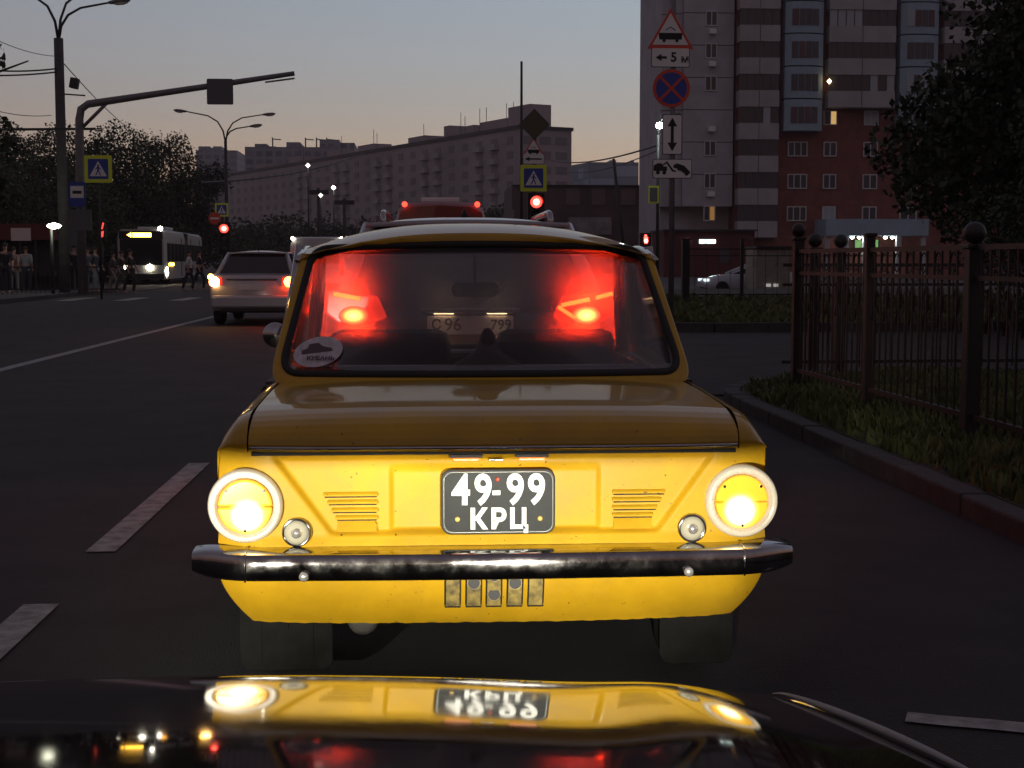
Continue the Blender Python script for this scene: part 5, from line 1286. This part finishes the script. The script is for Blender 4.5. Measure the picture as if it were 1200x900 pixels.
def tree(label, x, y, h, r, m, n=3500, size=.35, seed=1, low=.25, group=None, lean=0):
    rnd = random.Random(seed); o = thing('tree', label, 'tree', (x, y, 0), 0, group)
    g = MB(); tr = .035 * h * .5 + .05
    g.tube([(0, 0, -.05), (.03 * h * lean, 0, h * .3), (.02 * h, .01 * h, h * .6), (0, 0, h * .9)], [tr, tr * .75, tr * .45, .03], 8)
    for i in range(9):
        z0 = h * (low + .5 * i / 9); a = i * 2.4; L = r * rnd.uniform(.5, .85)
        g.tube([(0, 0, z0), (L * .5 * math.cos(a), L * .5 * math.sin(a), z0 + .10 * h), (L * math.cos(a), L * math.sin(a), z0 + .16 * h)], [tr * .35, tr * .22, .02], 5)
    g.build('trunk', M_bark, o, smooth=True)
    blobs = []
    for i in range(16):
        a = rnd.uniform(0, 6.28); t = rnd.random(); rr = r * (.62 - .35 * abs(t - .35)) * rnd.uniform(.5, 1)
        zc = h * (low + (1 - low) * (.12 + .78 * t)); k = r * .30 * rnd.uniform(.7, 1.25) * (1.15 - .5 * t)
        blobs.append((rr * math.cos(a), rr * math.sin(a), zc, k, .85))
    blobs += [(0, 0, h * (low + .3 * (1 - low)), r * .55, 1), (0, 0, h * (low + .68 * (1 - low)), r * .42, 1.1)]
    vs, fs = leaf_cloud(rnd, blobs, n, size)
    me = bpy.data.meshes.new('crown'); me.from_pydata(vs, [], fs); me.materials.append(m); link('crown', me, o)
    return o
# left group
for i, (px, ptop, Yt, rr, lbl) in enumerate((
    (-20, 128, 96, 5.5, 'dark tree at the very left edge behind the kiosk'), (36, 152, 104, 5, 'rounded dark tree left of the thick lamp post'),
    (70, 122, 112, 5, 'tallest pointed tree behind the thick lamp post'), (118, 148, 100, 5.0, 'dark tree behind the square crossing sign'),
    (155, 138, 108, 5.6, 'broad bushy tree above the bus'), (196, 142, 116, 5.4, 'dark tree with uneven top left of the far towers'),
    (228, 190, 112, 4.6, 'lower dark tree at the right end of the left wood'), (90, 200, 92, 5.5, 'low dark bushy tree behind the bus stop'), (10, 205, 88, 5.5, 'low dark bushy tree above the kiosk'), (175, 215, 104, 5.0, 'low dark tree right behind the bus front'))):
    p = W(px, ptop, Yt); tree(lbl, p.x, Yt, p.z + .3, rr, [leaf_c, leaf_a, leaf_b][i % 3], 16000, .22, 10 + i, .06, 'wood on the left behind the bus')
for i, (px, ptop, Yt, rr) in enumerate(((285, 262, 185, 6), (318, 258, 190, 6), (343, 249, 200, 6), (380, 261, 195, 7), (420, 263, 200, 7), (458, 255, 210, 7), (580, 232, 200, 4.5), (560, 255, 205, 6), (500, 260, 208, 7))):
    p = W(px, ptop, Yt); tree(['first low tree right of the left traffic light, before the far flats', 'second low tree before the far flats', 'low tree with a peaked top before the far flats', 'low tree before the middle of the far flats', 'low tree over the crossover left roof rail', 'low tree left of the red minibus', 'taller dark tree right of the red minibus', 'low tree half hidden by the red minibus', 'low tree behind the red minibus'][i], p.x, Yt, max(4, p.z), rr, leaf_c if i % 2 else leaf_a, 2200, .6, 40 + i, .08, 'trees before the far flats')
# big dark tree on the right
bt = tree('large dark leafy tree filling the upper right corner', 15.4, 30, 18, 6.9, leaf_c, 120000, .19, 77, .03)
tree('dark tree behind the large one, right of the apartment block', 21.5, 44, 13.5, 5.6, leaf_a, 40000, .18, 78, .08)
tree('low dark bushy tree behind the iron fence at the right edge', 11.4, 24, 4.4, 3.0, leaf_c, 24000, .10, 79, .02)
# twig at the very left
tree('leafy tree top just poking in at the left edge', W(-62, 60, 40).x, 40, W(0, 62, 40).z + .6, 2.6, leaf_a, 3500, .22, 80, .3)

# ================================================================== kiosk, people
Y = 58.0
ki = thing('kiosk', 'dim market kiosk with dark red fascia and small pale board at the far left', 'kiosk', (0, Y, .12))
Zk = lambda py: W(40, py, Y).z - .12
g = MB(); g.bb(X(-60), X(62), 1.2, 4, 0, Zk(262)); g.build('wall', mat('kiosk_dark', (.05, .045, .045), .8, vary=.3), ki)
g = MB(); g.bb(X(-60), X(60), .4, 1.3, Zk(281), Zk(262)); g.build('fascia', mat('kiosk_red', (.12, .02, .02), .7), ki)
g = MB(); g.bb(X(11), X(34), .3, .39, Zk(282), Zk(267)); g.build('board', mat('board_pale', (.75, .62, .58), .6), ki)
for px in (2, 20, 38, 56): g = MB(); g.tube([(X(px), .5, 0), (X(px), .5, Zk(281))], .05, 6); g.build('column', M_dark, ki)
g = MB(); g.bb(X(-55), X(58), .6, 1.1, .55, .75); g.build('counter', M_dark, ki)
Y = 56.0
la = thing('lantern', 'bright white lantern beside the thick lamp post at the left', 'lamp', (W(61, 300, 52).x, 52, .12)); Y = 52.0; pole(la, .06, .05, W(68, 265, Y).z - .1, M_dark, 'post')
g = MB(); g.lathe([(.001, -.11), (.2, -.05), (.26, 0), (.2, .06), (.001, .12)], (.12, -.1, W(68, 265, Y).z - .12), 'z', 16); g.build('lit_globe', glow('lantern_glow', (1, 1, .75), 4), la, smooth=True)
# street railing in front of the pavement
Y = 50.0
rl = thing('street_railing', 'dark street railing along the left pavement edge', 'railing', (W(-20, 330, Y).x, Y, .12)); Lr = 4.6
for z in (.2, .95): g = MB(); g.bb(0, Lr, -.02, .02, z - .02, z + .02); g.build('rail', M_dark, rl)
me = baluster_mesh(.95, M_dark, 'baluster')
for i in range(30): link('baluster', me, rl, (Lr * i / 29, 0, .02))

def person(label, x, y, z, h, shirt, trousers, hair=(.02, .015, .012), rz=0, stride=.12, group='people by the bus stop', arm=.1, bag=None):
    o = thing('person', label, 'person', (x, y, z), rz, group); k = h / 1.75
    def skin(name, vs, es, rs, m, par, root=0):
        me = bpy.data.meshes.new(name); me.from_pydata([tuple(c * k for c in v) for v in vs], es, []); me.materials.append(m)
        ob = link(name, me, par); sk = ob.modifiers.new('skin', 'SKIN'); sk.use_smooth_shade = True
        layer = me.skin_vertices[0] if me.skin_vertices else None
        if layer is None:
            bm = bmesh.new(); bm.from_mesh(me); bm.verts.layers.skin.verify(); bm.to_mesh(me); bm.free(); layer = me.skin_vertices[0]
        for i, r in enumerate(rs):
            rr = r if isinstance(r, tuple) else (r, r); layer.data[i].radius = (rr[0] * k, rr[1] * k); layer.data[i].use_root = (i == root)
        sb = ob.modifiers.new('sub', 'SUBSURF'); sb.levels = 1; sb.render_levels = 1
        return ob
    s = stride
    vs = [(0, 0, .95), (0, 0, 1.15), (0, .0, 1.38), (0, 0, 1.47), (0, -.01, 1.54), (0, -.015, 1.64), (0, -.01, 1.71),
          (-.10, 0, .90), (-.11, -s, .50), (-.11, -s * .7, .09), (-.11, -s * .7 - .13, .04),
          (.10, 0, .90), (.11, s, .50), (.11, s * 1.6, .10), (.11, s * 1.6 - .13, .05),
          (-.19, 0, 1.40), (-.24, arm, 1.12), (-.24, arm - .12, .88), (-.24, arm - .15, .79),
          (.19, 0, 1.40), (.24, -arm, 1.12), (.24, -arm - .12, .90), (.24, -arm - .16, .81)]
    es = [(0, 1), (1, 2), (2, 3), (3, 4), (4, 5), (5, 6), (0, 7), (7, 8), (8, 9), (9, 10), (0, 11), (11, 12), (12, 13), (13, 14), (2, 15), (15, 16), (16, 17), (17, 18), (2, 19), (19, 20), (20, 21), (21, 22)]
    rs = [(.14, .10), (.13, .09), (.15, .10), .055, .06, .088, .06, .085, .06, .042, .035, .085, .06, .042, .035, .052, .042, .033, .03, .052, .042, .033, .03]
    skin('body', vs, es, rs, M_skin, o)
    mk = lambda n_, c: mat(n_, c, .85)
    skin('shirt', [vs[0], vs[1], vs[2], vs[15], vs[16], vs[19], vs[20], (0, 0, .90), (0, 0, 1.47)], [(0, 1), (1, 2), (2, 3), (3, 4), (2, 5), (5, 6), (0, 7), (2, 8)], [(.155, .115), (.148, .108), (.165, .115), .072, .058, .072, .058, (.15, .11), .075], mk('shirt_cloth', shirt), o)
    skin('trousers', [(0, 0, .93), vs[7], vs[8], vs[9], vs[11], vs[12], vs[13]], [(0, 1), (1, 2), (2, 3), (0, 4), (4, 5), (5, 6)], [(.145, .11), .098, .075, .06, .098, .075, .06], mk('trouser_cloth', trousers), o)
    g = MB(); g.lathe([(.02, 1.76)] + [(.105 * math.sin(R(a)), 1.655 + .105 * math.cos(R(a))) for a in range(15, 100, 12)], (0, .012, 0), 'z', 14); ob = g.build('hair', mat('hair', hair, .7), o, smooth=True); ob.scale = (k * .92, k, k)
    g = MB(); g.box((0, -.115, 1.625), (.022, .03, .03))
    for q in (-.03, .03): g.box((q, -.098, 1.655), (.018, .012, .012))
    g.box((0, -.098, 1.59), (.04, .01, .008)); ob = g.build('face', mat('face_features', (.25, .12, .09), .6), o); ob.scale = (k, k, k)
    if bag:
        g = MB(); g.bb(.20, .34, -.12, .12, .45, .75); ob = tag(g.build('shopping_bag', mat('bag', (.5, .5, .48), .7), None, bevel=.02, loc=(x, y, z)), bag, 'bag'); ob.rotation_euler = (0, 0, rz)
    return o
def at(px, Yp): return W(px, 330, Yp).x
person('person in a white top and dark trousers crossing the road right of the bus', at(222, 62), 62, 0, 1.72, (.62, .62, .60), (.03, .03, .04), rz=R(90), stride=.2, group='people crossing the road')
person('person in dark clothes striding behind the white-topped person', at(234, 64), 64, 0, 1.75, (.03, .03, .035), (.03, .03, .035), rz=R(95), stride=.22, group='people crossing the road')
person('person in dark clothes walking in front of the bus', at(153, 57), 57, 0, 1.74, (.05, .035, .03), (.03, .03, .03), rz=R(80), stride=.22, group='people crossing the road')
person('person in brown walking just behind the one before the bus', at(143, 58.5), 58.5, 0, 1.68, (.08, .05, .04), (.10, .09, .08), rz=R(80), stride=.2, group='people crossing the road')
person('person in a dark top standing at the far left by the kiosk', at(7, 51.5), 51.5, .12, 1.78, (.03, .03, .035), (.03, .03, .04), rz=R(10), stride=.03)
person('person with a pinkish top beside the kiosk column', at(17, 53), 53, .12, 1.66, (.30, .20, .17), (.20, .22, .22), rz=R(160), stride=.04)
person('person in a pale blue top at the kiosk counter', at(31, 56), 56, .12, 1.70, (.35, .40, .42), (.04, .05, .07), rz=R(180), stride=.04)
person('person in black waiting under the bus stop sign', at(88, 55), 55, .12, 1.76, (.02, .02, .022), (.02, .02, .025), rz=R(30), stride=.04)
person('person in a grey jacket left of the dim red pedestrian light', at(103, 56), 56, .12, 1.70, (.14, .15, .17), (.10, .13, .17), rz=R(60), stride=.08)
person('person in denim right under the dim red pedestrian light', at(112, 54.5), 54.5, .12, 1.68, (.07, .08, .10), (.20, .24, .28), rz=R(75), stride=.12)
person('person in beige trousers right of the dim red pedestrian light', at(133, 60), 60, .0, 1.66, (.10, .08, .07), (.30, .28, .25), rz=R(85), stride=.16)

# ================================================================== dusk haze in the air
hm = bpy.data.materials.new('evening_haze'); hm.use_nodes = True; nt = hm.node_tree
nt.nodes.remove(nt.nodes['Principled BSDF']); pv = nt.nodes.new('ShaderNodeVolumePrincipled')
pv.inputs['Color'].default_value = (.86, .80, .82, 1); pv.inputs['Density'].default_value = HAZE; pv.inputs['Anisotropy'].default_value = .25
nt.links.new(pv.outputs[0], nt.nodes['Material Output'].inputs['Volume'])
g = MB(); g.bb(-1510, 1510, -70, 2510, -1.1, 75); stuff(g.build('haze', hm), 'thin evening haze over the whole street', 'haze')
